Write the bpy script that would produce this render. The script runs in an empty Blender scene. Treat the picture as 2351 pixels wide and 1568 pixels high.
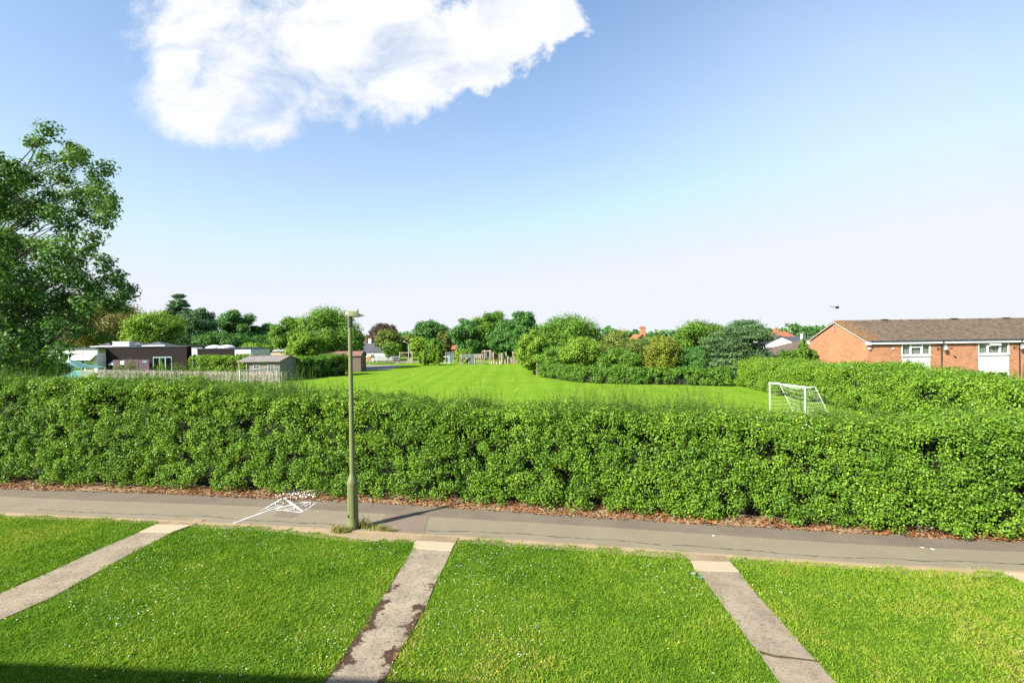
import bpy, math, random
import numpy as np

# ------------------------------------------------------------------ basics
SC = bpy.context.scene
COL = SC.collection
PI = math.pi
rng = np.random.default_rng(11)
random.seed(5)

F_PX, W_PX, H_PX = 1150.0, 2351.0, 1568.0      # focal length in units of the photograph's width
CAM_H, PITCH, ROLL = 4.26, 0.0043, 0.0147
FWD = np.array([0, math.cos(PITCH), -math.sin(PITCH)])
RGT = np.array([math.cos(ROLL), 0, -math.sin(ROLL)])
RGT = RGT - FWD * RGT.dot(FWD); RGT /= np.linalg.norm(RGT)
UPV = np.cross(RGT, FWD)
SUN_EL, SUN_HEAD = math.radians(34), math.radians(53.6)   # shadows run 53.6 degrees right of straight ahead

def ray(x, y):
    return FWD + RGT * ((x - W_PX / 2) / F_PX) + UPV * ((H_PX / 2 - y) / F_PX)

def gp(x, y, z=0.0):
    """where the survey sight line through (x, y) meets the level z"""
    d = ray(x, y); t = (z - CAM_H) / d[2]
    return np.array([d[0] * t, d[1] * t, z])

def dp(x, y, Y):
    """the point at distance Y ahead on that sight line"""
    d = ray(x, y); t = Y / d[1]
    return np.array([d[0] * t, Y, CAM_H + d[2] * t])

def ppm(Y):
    return F_PX / Y

# ------------------------------------------------------------------ tagging
def tag(o, label=None, cat=None, group=None, kind=None):
    if label: o['label'] = label
    if cat: o['category'] = cat
    if group: o['group'] = group
    if kind: o['kind'] = kind
    return o

def thing(name, label, cat, loc=(0, 0, 0), rotz=0.0, group=None):
    o = bpy.data.objects.new(name, None)
    COL.objects.link(o)
    o.location = tuple(float(v) for v in loc); o.rotation_euler = (0, 0, rotz)
    o.empty_display_size = 0.2
    return tag(o, label, cat, group)

def copy_tree(o, parent=None):
    c = o.copy(); COL.objects.link(c)
    if parent is not None: c.parent = parent
    for ch in [k for k in bpy.data.objects if k.parent == o]:
        copy_tree(ch, c)
    return c

# ------------------------------------------------------------------ meshes
def link(name, me, mat, parent=None, loc=None):
    o = bpy.data.objects.new(name, me); COL.objects.link(o)
    if mat: me.materials.append(mat)
    if parent is not None: o.parent = parent
    if loc is not None: o.location = tuple(float(v) for v in loc)
    return o

def poly_mesh(name, V, k, mat, parent=None, attr=None, smooth=False):
    """V (N,k,3): N loose faces of k corners each in ONE mesh"""
    V = np.ascontiguousarray(V, dtype=np.float32); n = len(V)
    me = bpy.data.meshes.new(name)
    me.vertices.add(n * k); me.vertices.foreach_set('co', V.reshape(-1))
    me.loops.add(n * k); me.loops.foreach_set('vertex_index', np.arange(n * k, dtype=np.int32))
    me.polygons.add(n); me.polygons.foreach_set('loop_start', np.arange(0, n * k, k, dtype=np.int32))
    if attr is not None:
        a = me.attributes.new('hue', 'FLOAT', 'POINT')
        a.data.foreach_set('value', np.repeat(np.asarray(attr, dtype=np.float32), k))
    me.update(calc_edges=True)
    return link(name, me, mat, parent)

class MB:
    def __init__(s): s.v = []; s.f = []
    def add(s, vs, fs):
        b = len(s.v); s.v += [tuple(float(c) for c in p) for p in vs]
        s.f += [tuple(b + i for i in f) for f in fs]; return s
    def box(s, x0, x1, y0, y1, z0, z1):
        return s.add([(x0, y0, z0), (x1, y0, z0), (x1, y1, z0), (x0, y1, z0), (x0, y0, z1), (x1, y0, z1), (x1, y1, z1), (x0, y1, z1)],
                     [(3, 2, 1, 0), (4, 5, 6, 7), (0, 1, 5, 4), (1, 2, 6, 5), (2, 3, 7, 6), (3, 0, 4, 7)])
    def bar(s, a, b, w, h=None):
        """square bar from a to b"""
        h = h or w; a = np.array(a, float); b = np.array(b, float); d = b - a; d /= np.linalg.norm(d)
        r = np.array([0, 0, 1.0]) if abs(d[2]) < .9 else np.array([1.0, 0, 0])
        u = np.cross(d, r); u /= np.linalg.norm(u); v = np.cross(u, d)
        vs = [p + u * w / 2 * i + v * h / 2 * j for p in (a, b) for i, j in ((-1, -1), (1, -1), (1, 1), (-1, 1))]
        return s.add(vs, [(0, 1, 2, 3), (7, 6, 5, 4), (0, 4, 5, 1), (1, 5, 6, 2), (2, 6, 7, 3), (3, 7, 4, 0)])
    def tube(s, pts, rad, n=8, cap=True):
        pts = [np.array(p, float) for p in pts]
        if not hasattr(rad, '__len__'): rad = [rad] * len(pts)
        vs = []; u = None
        for i, p in enumerate(pts):
            d = pts[min(i + 1, len(pts) - 1)] - pts[max(i - 1, 0)]; d /= (np.linalg.norm(d) + 1e-9)
            if u is None:
                r = np.array([1.0, 0, 0]) if abs(d[0]) < .9 else np.array([0, 1.0, 0])
                u = np.cross(d, r)
            u = u - d * u.dot(d); u /= (np.linalg.norm(u) + 1e-9); w = np.cross(d, u)
            for k in range(n):
                a = 2 * PI * k / n
                vs.append(p + (u * math.cos(a) + w * math.sin(a)) * rad[i])
        fs = []
        for i in range(len(pts) - 1):
            for k in range(n):
                fs.append((i * n + k, i * n + (k + 1) % n, (i + 1) * n + (k + 1) % n, (i + 1) * n + k))
        if cap:
            fs.append(tuple(range(n - 1, -1, -1))); fs.append(tuple(range((len(pts) - 1) * n, len(pts) * n)))
        return s.add(vs, fs)
    def lathe(s, prof, n=16, c=(0, 0, 0)):
        """profile [(r, z)] turned about the upright axis through c"""
        return s.tube([(c[0], c[1], c[2] + z) for r, z in prof], [r for r, z in prof], n)
    def prism(s, poly, z0, z1):
        n = len(poly)
        vs = [(p[0], p[1], z0) for p in poly] + [(p[0], p[1], z1) for p in poly]
        return s.add(vs, [tuple(range(n - 1, -1, -1)), tuple(range(n, 2 * n))] + [(i, (i + 1) % n, n + (i + 1) % n, n + i) for i in range(n)])
    def extrude(s, poly, d):
        """planar polygon of 3-D points pushed along d"""
        n = len(poly); d = np.array(d, float)
        vs = [np.array(p, float) for p in poly] + [np.array(p, float) + d for p in poly]
        return s.add(vs, [tuple(range(n - 1, -1, -1)), tuple(range(n, 2 * n))] + [(i, (i + 1) % n, n + (i + 1) % n, n + i) for i in range(n)])
    def build(s, name, mat, parent=None, loc=None, smooth=False, bevel=0):
        me = bpy.data.meshes.new(name)
        me.from_pydata(s.v, [], s.f); me.update()
        import bmesh
        bm = bmesh.new(); bm.from_mesh(me)
        bmesh.ops.recalc_face_normals(bm, faces=bm.faces); bm.to_mesh(me); bm.free()
        if smooth:
            me.polygons.foreach_set('use_smooth', [True] * len(me.polygons))
            me.set_sharp_from_angle(angle=math.radians(40))
        o = link(name, me, mat, parent, loc)
        if bevel:
            m = o.modifiers.new('bevel', 'BEVEL'); m.width = bevel; m.segments = 2; m.limit_method = 'ANGLE'
        return o

def sheet(name, pts, mat, z, parent=None, kind='structure', label=None, cat=None, cuts=0):
    """a flat polygon laid on the ground"""
    me = bpy.data.meshes.new(name)
    me.from_pydata([(float(p[0]), float(p[1]), z) for p in pts], [], [tuple(range(len(pts)))]); me.update()
    if me.polygons[0].normal.z < 0: me.flip_normals()
    o = link(name, me, mat, parent)
    if parent is None: tag(o, label, cat, kind=kind)
    return o

# ------------------------------------------------------------------ materials
def new_mat(name):
    m = bpy.data.materials.new(name); m.use_nodes = True
    nt = m.node_tree; nt.nodes.clear()
    out = nt.nodes.new('ShaderNodeOutputMaterial')
    return m, nt, out

class NT:
    """short hand for wiring nodes"""
    def __init__(s, nt): s.nt = nt
    def n(s, t, **kw):
        nd = s.nt.nodes.new(t)
        for k, v in kw.items(): setattr(nd, k, v)
        return nd
    def set(s, sock, val):
        if hasattr(val, 'links') or hasattr(val, 'is_output'): s.nt.links.new(val, sock)
        else:
            if hasattr(sock.default_value, '__len__') and not hasattr(val, '__len__'): val = (val,) * len(sock.default_value)
            if hasattr(sock.default_value, '__len__') and len(sock.default_value) == 4 and len(val) == 3: val = tuple(val) + (1,)
            sock.default_value = val
    def math(s, op, a, b=0.0, c=0.0, clamp=False):
        m = s.n('ShaderNodeMath', operation=op, use_clamp=clamp)
        for i, v in enumerate((a, b, c)): s.set(m.inputs[i], v)
        return m.outputs[0]
    def vmath(s, op, a, b=(0, 0, 0)):
        m = s.n('ShaderNodeVectorMath', operation=op); s.set(m.inputs[0], a); s.set(m.inputs[1], b)
        return m.outputs['Value'] if op in ('LENGTH', 'DOT_PRODUCT') else m.outputs[0]
    def mix(s, f, a, b, blend='MIX'):
        m = s.n('ShaderNodeMix', data_type='RGBA', blend_type=blend); m.clamp_factor = True
        s.set(m.inputs[0], f); s.set(m.inputs[6], a); s.set(m.inputs[7], b); return m.outputs[2]
    def noise(s, vec, scale, detail=4, rough=.55, dist=0.0):
        m = s.n('ShaderNodeTexNoise'); s.set(m.inputs['Vector'], vec)
        m.inputs['Scale'].default_value = scale; m.inputs['Detail'].default_value = detail
        m.inputs['Roughness'].default_value = rough; m.inputs['Distortion'].default_value = dist
        return m.outputs['Fac']
    def ramp(s, f, stops):
        r = s.n('ShaderNodeValToRGB'); e = r.color_ramp.elements
        while len(e) < len(stops): e.new(.5)
        for i, (p, c) in enumerate(stops):
            e[i].position = p; e[i].color = (tuple(c) + (1,)) if hasattr(c, '__len__') else (c, c, c, 1)
        s.set(r.inputs[0], f); return r.outputs[0]
    def step(s, f, a, b):
        m = s.n('ShaderNodeMapRange', interpolation_type='SMOOTHSTEP')
        s.set(m.inputs[0], f); m.inputs[1].default_value = a; m.inputs[2].default_value = b; return m.outputs[0]
    def obj(s): return s.n('ShaderNodeTexCoord').outputs['Object']
    def scale(s, vec, sc): return s.vmath('MULTIPLY', vec, sc)
    def bump(s, h, strength=.3, dist=.02):
        b = s.n('ShaderNodeBump'); b.inputs['Strength'].default_value = strength; b.inputs['Distance'].default_value = dist
        s.set(b.inputs['Height'], h); return b.outputs[0]

def plain(name, c, rough=.6, var=.25, scale=6.0, metal=0.0, spec=.4, bump=0.0, stretch=(1, 1, 1)):
    """a surface with gentle blotchy variation of its own colour"""
    m, nt, out = new_mat(name); k = NT(nt)
    p = k.n('ShaderNodeBsdfPrincipled'); co = k.scale(k.obj(), stretch)
    f = k.noise(co, scale, 5, .6)
    dark = tuple(v * (1 - var) for v in c); light = tuple(min(1, v * (1 + var)) for v in c)
    k.set(p.inputs['Base Color'], k.ramp(f, [(.3, dark), (.7, light)]))
    p.inputs['Roughness'].default_value = rough; p.inputs['Metallic'].default_value = metal
    p.inputs['Specular IOR Level'].default_value = spec
    if bump: k.set(p.inputs['Normal'], k.bump(k.noise(co, scale * 6, 4), bump, .01))
    nt.links.new(p.outputs[0], out.inputs[0]); return m

def leaf_mat(name, stops, rough=.5, spec=.22, trans=.3, tcol=None, attr=False):
    """leaves: each leaf takes its own tone between the stops; light also passes through it"""
    m, nt, out = new_mat(name); k = NT(nt)
    g = k.n('ShaderNodeNewGeometry'); r = g.outputs['Random Per Island']
    if attr:
        a = k.n('ShaderNodeAttribute', attribute_name='hue')
        f = k.math('ADD', k.math('MULTIPLY', r, .45), k.math('MULTIPLY', a.outputs['Fac'], .55))
    else: f = r
    c = k.ramp(f, stops)
    p = k.n('ShaderNodeBsdfPrincipled'); k.set(p.inputs['Base Color'], c)
    p.inputs['Roughness'].default_value = rough; p.inputs['Specular IOR Level'].default_value = spec
    t = k.n('ShaderNodeBsdfTranslucent'); k.set(t.inputs['Color'], k.mix(1.0, c, tcol or (1.0, 1.0, .55), 'MULTIPLY'))
    mx = k.n('ShaderNodeMixShader'); mx.inputs[0].default_value = trans
    nt.links.new(p.outputs[0], mx.inputs[1]); nt.links.new(t.outputs[0], mx.inputs[2])
    nt.links.new(mx.outputs[0], out.inputs[0]); return m

def glass_mat(name, tint=(.55, .75, .72), see=.55):
    m, nt, out = new_mat(name); k = NT(nt)
    t = k.n('ShaderNodeBsdfTransparent'); t.inputs[0].default_value = tint + (1,)
    g = k.n('ShaderNodeBsdfGlossy'); g.inputs['Roughness'].default_value = .03; g.inputs[0].default_value = (.8, .85, .85, 1)
    mx = k.n('ShaderNodeMixShader'); mx.inputs[0].default_value = 1 - see
    nt.links.new(t.outputs[0], mx.inputs[1]); nt.links.new(g.outputs[0], mx.inputs[2]); nt.links.new(mx.outputs[0], out.inputs[0])
    return m

def reflected_light_mat(name):  # patchy white that stands in for reflected sunlight
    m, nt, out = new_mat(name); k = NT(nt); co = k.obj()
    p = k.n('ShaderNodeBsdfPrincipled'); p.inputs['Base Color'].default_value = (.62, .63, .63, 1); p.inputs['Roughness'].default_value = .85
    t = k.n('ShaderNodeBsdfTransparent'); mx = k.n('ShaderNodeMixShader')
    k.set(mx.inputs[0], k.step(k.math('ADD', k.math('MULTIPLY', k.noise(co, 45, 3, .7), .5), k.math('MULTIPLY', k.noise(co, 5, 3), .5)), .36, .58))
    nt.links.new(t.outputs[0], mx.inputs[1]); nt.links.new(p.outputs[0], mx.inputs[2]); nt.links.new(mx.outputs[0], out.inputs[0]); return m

def brick_mat(name, c1, c2, mortar, dark=.5, patch=.5):
    m, nt, out = new_mat(name); k = NT(nt)
    sx = k.n('ShaderNodeSeparateXYZ'); k.set(sx.inputs[0], k.obj())
    cb = k.n('ShaderNodeCombineXYZ'); k.set(cb.inputs[0], k.math('ADD', sx.outputs[0], sx.outputs[1])); k.set(cb.inputs[1], sx.outputs[2])
    b = k.n('ShaderNodeTexBrick'); k.set(b.inputs['Vector'], cb.outputs[0])
    b.inputs['Color1'].default_value = c1 + (1,); b.inputs['Color2'].default_value = c2 + (1,); b.inputs['Mortar'].default_value = mortar + (1,)
    b.inputs['Scale'].default_value = 1; b.inputs['Mortar Size'].default_value = .008; b.inputs['Brick Width'].default_value = .225; b.inputs['Row Height'].default_value = .075
    blot = k.noise(k.scale(cb.outputs[0], (1.3, 6.0, 1)), 1.3, 6, .72)
    c = k.mix(k.math('MULTIPLY', k.step(blot, .52, .68), dark), b.outputs[0], tuple(v * .35 for v in c1))
    big = k.noise(cb.outputs[0], .5, 3)
    c = k.mix(k.math('MULTIPLY', k.step(big, .4, .7), patch), c, tuple(min(1, v * 1.25) for v in c2))
    p = k.n('ShaderNodeBsdfPrincipled'); k.set(p.inputs['Base Color'], c); p.inputs['Roughness'].default_value = .85; p.inputs['Specular IOR Level'].default_value = .12
    k.set(p.inputs['Normal'], k.bump(b.outputs['Fac'], .3, -.006))
    nt.links.new(p.outputs[0], out.inputs[0]); return m

def tile_mat(name, cols, moss=None, u=.22, v=.27):
    """roof tiles: every tile its own tone, with lichen spots"""
    m, nt, out = new_mat(name); k = NT(nt)
    sx = k.n('ShaderNodeSeparateXYZ'); k.set(sx.inputs[0], k.obj())
    cb = k.n('ShaderNodeCombineXYZ'); k.set(cb.inputs[0], sx.outputs[0]); k.set(cb.inputs[1], k.math('MULTIPLY', sx.outputs[1], 1.07))
    b = k.n('ShaderNodeTexBrick'); k.set(b.inputs['Vector'], cb.outputs[0])
    b.inputs['Color1'].default_value = (0, 0, 0, 1); b.inputs['Color2'].default_value = (1, 1, 1, 1); b.inputs['Mortar'].default_value = (.1, .1, .1, 1)
    b.inputs['Scale'].default_value = 1; b.inputs['Mortar Size'].default_value = .012; b.inputs['Brick Width'].default_value = u; b.inputs['Row Height'].default_value = v
    f = k.math('ADD', k.math('MULTIPLY', b.outputs[0], .32), k.math('MULTIPLY', k.noise(k.scale(cb.outputs[0], (1.6, 6, 1)), 2.4, 6, .75), .72))
    c = k.ramp(f, [(.15 + .7 * i / (len(cols) - 1), q) for i, q in enumerate(cols)])
    c = k.mix(k.step(k.noise(cb.outputs[0], 9, 3, .7), .62, .70), c, (.28, .25, .18))
    if moss:
        edge = k.math('SUBTRACT', 1.0, k.math('MULTIPLY', sx.outputs[0], .55), clamp=True)
        c = k.mix(k.math('MULTIPLY', edge, k.step(k.noise(cb.outputs[0], 5, 4), .4, .6)), c, moss)
    p = k.n('ShaderNodeBsdfPrincipled'); k.set(p.inputs['Base Color'], c); p.inputs['Roughness'].default_value = .9
    p.inputs['Specular IOR Level'].default_value = .2
    nt.links.new(p.outputs[0], out.inputs[0]); return m

def wood_mat(name, c, pitch=.14, axis=2, dark=.5):
    """boards: a dark joint every pitch metres and grain along them"""
    m, nt, out = new_mat(name); k = NT(nt); co = k.obj()
    sx = k.n('ShaderNodeSeparateXYZ'); k.set(sx.inputs[0], co)
    t = k.math('FRACT', k.math('DIVIDE', sx.outputs[axis], pitch))
    st = (1, 1, 1); st = tuple(9.0 if i == axis else 1.0 for i in range(3))
    f = k.noise(k.scale(co, st), 2.2, 5, .65)
    col = k.ramp(f, [(.25, tuple(v * .6 for v in c)), (.75, tuple(min(1, v * 1.35) for v in c))])
    col = k.mix(k.math('LESS_THAN', t, .12), col, tuple(v * dark * .5 for v in c))
    p = k.n('ShaderNodeBsdfPrincipled'); k.set(p.inputs['Base Color'], col); p.inputs['Roughness'].default_value = .8
    p.inputs['Specular IOR Level'].default_value = .25
    nt.links.new(p.outputs[0], out.inputs[0]); return m

def grass_sheet_mat(name, stops, big=.35, fine=14, stripe=0.0):
    m, nt, out = new_mat(name); k = NT(nt); co = k.obj()
    f = k.math('ADD', k.math('MULTIPLY', k.noise(co, big, 5, .6), .6), k.math('MULTIPLY', k.noise(co, fine, 4, .7), .4))
    if stripe:
        w = k.n('ShaderNodeTexWave'); k.set(w.inputs[0], k.scale(co, (1, .05, 1))); w.inputs['Scale'].default_value = .16
        w.inputs['Distortion'].default_value = 3.0; w.inputs['Detail'].default_value = 3
        f = k.math('ADD', f, k.math('MULTIPLY', k.math('SUBTRACT', w.outputs['Fac'], .5), stripe))
    c = k.ramp(f, stops)
    if stripe:
        w2 = k.n('ShaderNodeTexWave', wave_profile='SIN'); k.set(w2.inputs[0], k.vmath('ADD', k.scale(co, (.9, .32, 1)), k.scale(k.ncol(co, .12), (2.5, 2.5, 0)))); w2.inputs['Scale'].default_value = .11
        c = k.mix(k.math('MULTIPLY', k.step(w2.outputs['Fac'], .985, 1.0), k.step(k.noise(co, .09, 2), .45, .6)), c, (.21, .25, .035))
        c = k.mix(k.math('MULTIPLY', k.step(k.noise(co, .55, 5, .7), .58, .72), .45), c, (.21, .22, .045))
    p = k.n('ShaderNodeBsdfPrincipled'); k.set(p.inputs['Base Color'], c); p.inputs['Roughness'].default_value = .9
    p.inputs['Specular IOR Level'].default_value = 0.0
    k.set(p.inputs['Normal'], k.bump(k.noise(co, fine * 2, 4, .7), .6, .04))
    nt.links.new(p.outputs[0], out.inputs[0]); return m

def tarmac_mat(name, c, var=.18, crack=False, stain=(.3, .25, .18), stains=.5):
    m, nt, out = new_mat(name); k = NT(nt); co = k.obj()
    f = k.math('ADD', k.math('MULTIPLY', k.noise(co, 60, 3, .7), .45), k.math('MULTIPLY', k.noise(co, 1.3, 5, .6), .55))
    col = k.ramp(f, [(.3, tuple(v * (1 - var) for v in c)), (.7, tuple(v * (1 + var) for v in c))])
    col = k.mix(k.math('MULTIPLY', k.step(k.noise(k.scale(co, (.5, 1.5, 1)), 1.0, 5, .65), .56, .75), stains), col, stain)
    if crack:
        v = k.n('ShaderNodeTexVoronoi', feature='DISTANCE_TO_EDGE'); v.inputs['Scale'].default_value = .55
        k.set(v.inputs['Vector'], k.vmath('ADD', k.scale(co, (.6, 1.4, 1)), k.scale(k.vmath('SUBTRACT', k.ncol(co, 2.2), (.5, .5, .5)), (.5, .5, 0))))
        col = k.mix(k.math('MULTIPLY', k.math('LESS_THAN', v.outputs[0], .009), k.step(k.noise(co, .45, 2), .5, .56)), col, (.03, .03, .025))
    p = k.n('ShaderNodeBsdfPrincipled'); k.set(p.inputs['Base Color'], col); p.inputs['Roughness'].default_value = .88
    p.inputs['Specular IOR Level'].default_value = .25
    k.set(p.inputs['Normal'], k.bump(k.noise(co, 90, 3, .8), .35, .006))
    nt.links.new(p.outputs[0], out.inputs[0]); return m
def _ncol(s, vec, scale):
    m = s.n('ShaderNodeTexNoise'); s.set(m.inputs['Vector'], vec); m.inputs['Scale'].default_value = scale; m.inputs['Detail'].default_value = 4
    return m.outputs['Color']
NT.ncol = _ncol

def path_mat(name, c, speck=.5, moss=0.0):
    """old exposed-aggregate concrete: grit, pock marks and, where moss > 0, brown moss growing in from the edges"""
    m, nt, out = new_mat(name); k = NT(nt); co = k.obj()
    col = k.ramp(k.noise(co, 2.2, 6, .65), [(.25, tuple(v * .62 for v in c)), (.75, tuple(v * 1.25 for v in c))])
    grit = k.noise(co, 22, 4, .8)
    col = k.mix(k.math('MULTIPLY', k.step(grit, .53, .62), speck), col, tuple(v * .3 for v in c))
    col = k.mix(k.math('MULTIPLY', k.step(k.noise(co, 48, 2, .7), .6, .68), .5), col, tuple(min(1, v * 1.7) for v in c))
    col = k.mix(k.math('MULTIPLY', k.step(k.noise(co, .9, 5, .7), .58, .72), .5), col, (c[0] * .45, c[1] * .45, c[2] * .45))
    if moss:
        a = k.n('ShaderNodeAttribute', attribute_name='hue')
        near = k.math('ADD', a.outputs['Fac'], k.math('MULTIPLY', k.math('SUBTRACT', k.noise(co, 2.6, 7, .75), .5), 3.4))
        col = k.mix(k.math('MULTIPLY', k.step(near, .62, .80), moss), col, (.045, .022, .012))
        tan = k.step(k.math('SUBTRACT', near, .35), .8, 1.0)
        col = k.mix(k.math('MULTIPLY', tan, .55), col, (.30, .17, .06))
    p = k.n('ShaderNodeBsdfPrincipled'); k.set(p.inputs['Base Color'], col); p.inputs['Roughness'].default_value = .92
    p.inputs['Specular IOR Level'].default_value = .2
    k.set(p.inputs['Normal'], k.bump(grit, .5, .012))
    nt.links.new(p.outputs[0], out.inputs[0]); return m

M = {}
M['brick'] = brick_mat('orange_brick', (.285, .108, .052), (.36, .162, .080), (.34, .245, .17), .8, .5)
M['red_brick'] = brick_mat('red_brick', (.36, .10, .05), (.42, .14, .07), (.35, .25, .2), .4, .3)
M['dark_brick'] = brick_mat('dark_brown_brick', (.0115, .0072, .0072), (.0150, .0092, .0090), (.03, .025, .025), .3, .2)
M['roof_tile'] = tile_mat('brown_concrete_tile', [(.038, .028, .021), (.080, .058, .041), (.128, .096, .066), (.175, .136, .096)], moss=(.24, .12, .03))
M['slate'] = plain('grey_slate', (.060, .063, .070), .7, .2, 2.0)
M['brown_roof'] = plain('brown_roof', (.105, .075, .058), .9, .3, 2.5, bump=.3)
M['orange_roof'] = plain('orange_roof', (.27, .095, .04), .85, .35, 2.0)
M['shed_roof'] = plain('shed_roof_felt', (.17, .15, .14), .9, .2, 2.0)
M['red_felt'] = plain('red_brown_felt', (.17, .085, .07), .9, .25, 2.0)
M['white'] = plain('white_paint', (.68, .68, .67), .45, .03, 2.0)
M['old_white'] = plain('worn_white_paint', (.46, .48, .47), .5, .12, 8.0)
M['dull_white'] = plain('dull_grey_white_paint', (.40, .43, .42), .6, .12, 6.0)
M['render'] = plain('white_render', (.60, .61, .61), .8, .06, 1.2)
M['beige'] = plain('beige_wall', (.36, .28, .20), .8, .1, 1.0)
M['black'] = plain('black_plastic', (.018, .016, .016), .4, .2, 5.0)
M['gutter'] = plain('dark_gutter', (.035, .045, .055), .45, .2, 3.0)
M['grey_metal'] = plain('grey_metal', (.30, .32, .33), .45, .1, 6.0, .3)
M['teal'] = plain('teal_paint', (.07, .24, .22), .5, .12, 3.0)
M['pale_teal'] = plain('pale_teal_paint', (.17, .28, .27), .5, .1, 3.0)
M['sail'] = plain('green_canvas', (.055, .135, .125), .7, .2, 1.5)
M['purple'] = plain('purple_paint', (.075, .035, .065), .6, .25, 3.0)
M['lamp_green'] = plain('sage_green_paint', (.150, .170, .068), .42, .16, 2.5, spec=.5, stretch=(1, 1, .5))
M['lamp_dark'] = plain('dark_green_paint', (.07, .09, .055), .45, .2, 4.0)
M['lens'] = plain('lantern_lens', (.5, .52, .48), .2, .05, 4.0)
M['shed_wood'] = wood_mat('weathered_board', (.22, .19, .155), .14, 2)
M['shed_side'] = wood_mat('shaded_weathered_board', (.20, .19, .165), .14, 2)  # cooler copy of the boards, the gable's shade put into the colour
M['brown_wood'] = wood_mat('brown_board', (.13, .10, .085), .14, 2)
M['picket'] = plain('grey_wood', (.22, .198, .165), .85, .25, 4.0, stretch=(1, 1, .3))
M['play_wood'] = plain('pale_timber', (.33, .27, .19), .85, .25, 3.0, stretch=(1, 1, .3))
M['play_grey'] = plain('grey_timber', (.22, .20, .18), .85, .25, 3.0)
M['play_green'] = plain('green_board', (.075, .12, .115), .6, .2, 3.0)
M['net_green'] = plain('dark_green_netting', (.03, .055, .045), .9, .2, 3.0)
M['net_white'] = plain('white_netting', (.65, .66, .62), .8, .1, 3.0)
M['orange'] = plain('orange_plastic', (.62, .26, .06), .4, .1, 3.0)
M['bark'] = plain('bark', (.050, .040, .030), .95, .4, 5.0, bump=.6, stretch=(1, 1, .25))
M['pale_bark'] = plain('pale_bark', (.30, .27, .22), .9, .35, 4.0, stretch=(1, 1, .4))
M['shaded_core'] = plain('dark_twig_core', (.011, .018, .005), .95, .5, 9.0, bump=.8)  # near-black inner shade for the light-blocking hedge cores
M['barrel'] = plain('blue_green_barrel', (.03, .075, .085), .5, .2, 3.0)
M['curtain'] = plain('net_curtain', (.30, .32, .31), .9, .15, 5.0, stretch=(6, 1, .2))
M['room'] = plain('dim_room', (.10, .10, .10), .9, .2, 1.0)
M['glass'] = glass_mat('window_glass', (.90, .92, .92), .84)
M['teal_glass'] = glass_mat('teal_window_glass', (.35, .70, .66), .5)
M['marking'] = plain('painted_light_white', (.66, .67, .67), .8, .1, 20.0)  # white for leaves caught in the painted reflected light
M['spray'] = reflected_light_mat('painted_reflected_light')  # strokes of sunlight reflected onto the tarmac, put in as white colour

# ------------------------------------------------------------------ leaves
def unit(v): return v / (np.linalg.norm(v, axis=-1, keepdims=True) + 1e-9)
def rdir(n, r=rng): return unit(r.normal(size=(n, 3)))

def leaf_faces(c, nrm, size, aspect=.62, r=rng):
    """one pointed leaf (a four-cornered face) at every point of c, turned to nrm"""
    n = len(c); size = np.broadcast_to(np.asarray(size, float), (n,))[:, None]
    t = np.cross(nrm, rdir(n, r)); t = unit(t); b = np.cross(nrm, t)
    a = t * size * .5; w = b * size * .5 * aspect; lift = nrm * size * .10
    return np.stack([c - a, c - a * .1 + w + lift, c + a, c - a * .1 - w + lift], axis=1)

def clump_leaves(cen, rad, n, size, up=.35, jitter=.75, inner=.45, r=rng, asp=.62, sizevar=.35, soft=0.0):
    """n leaves over leafy clumps: cen (k,3), rad (k,3)"""
    k = len(cen); wgt = (rad[:, 0] * rad[:, 2]) ; wgt = wgt / wgt.sum()
    idx = r.choice(k, n, p=wgt); d = rdir(n, r)
    rr = inner + (1.08 - inner) * r.random(n) ** .6
    c = cen[idx] + (d * rr[:, None] + soft * r.normal(size=(n, 3))) * rad[idx]
    nr = unit(d + jitter * rdir(n, r) + np.array([0, 0, up]))
    return leaf_faces(c, nr, size * (1 - sizevar + 2 * sizevar * r.random(n)), asp, r), idx

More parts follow.
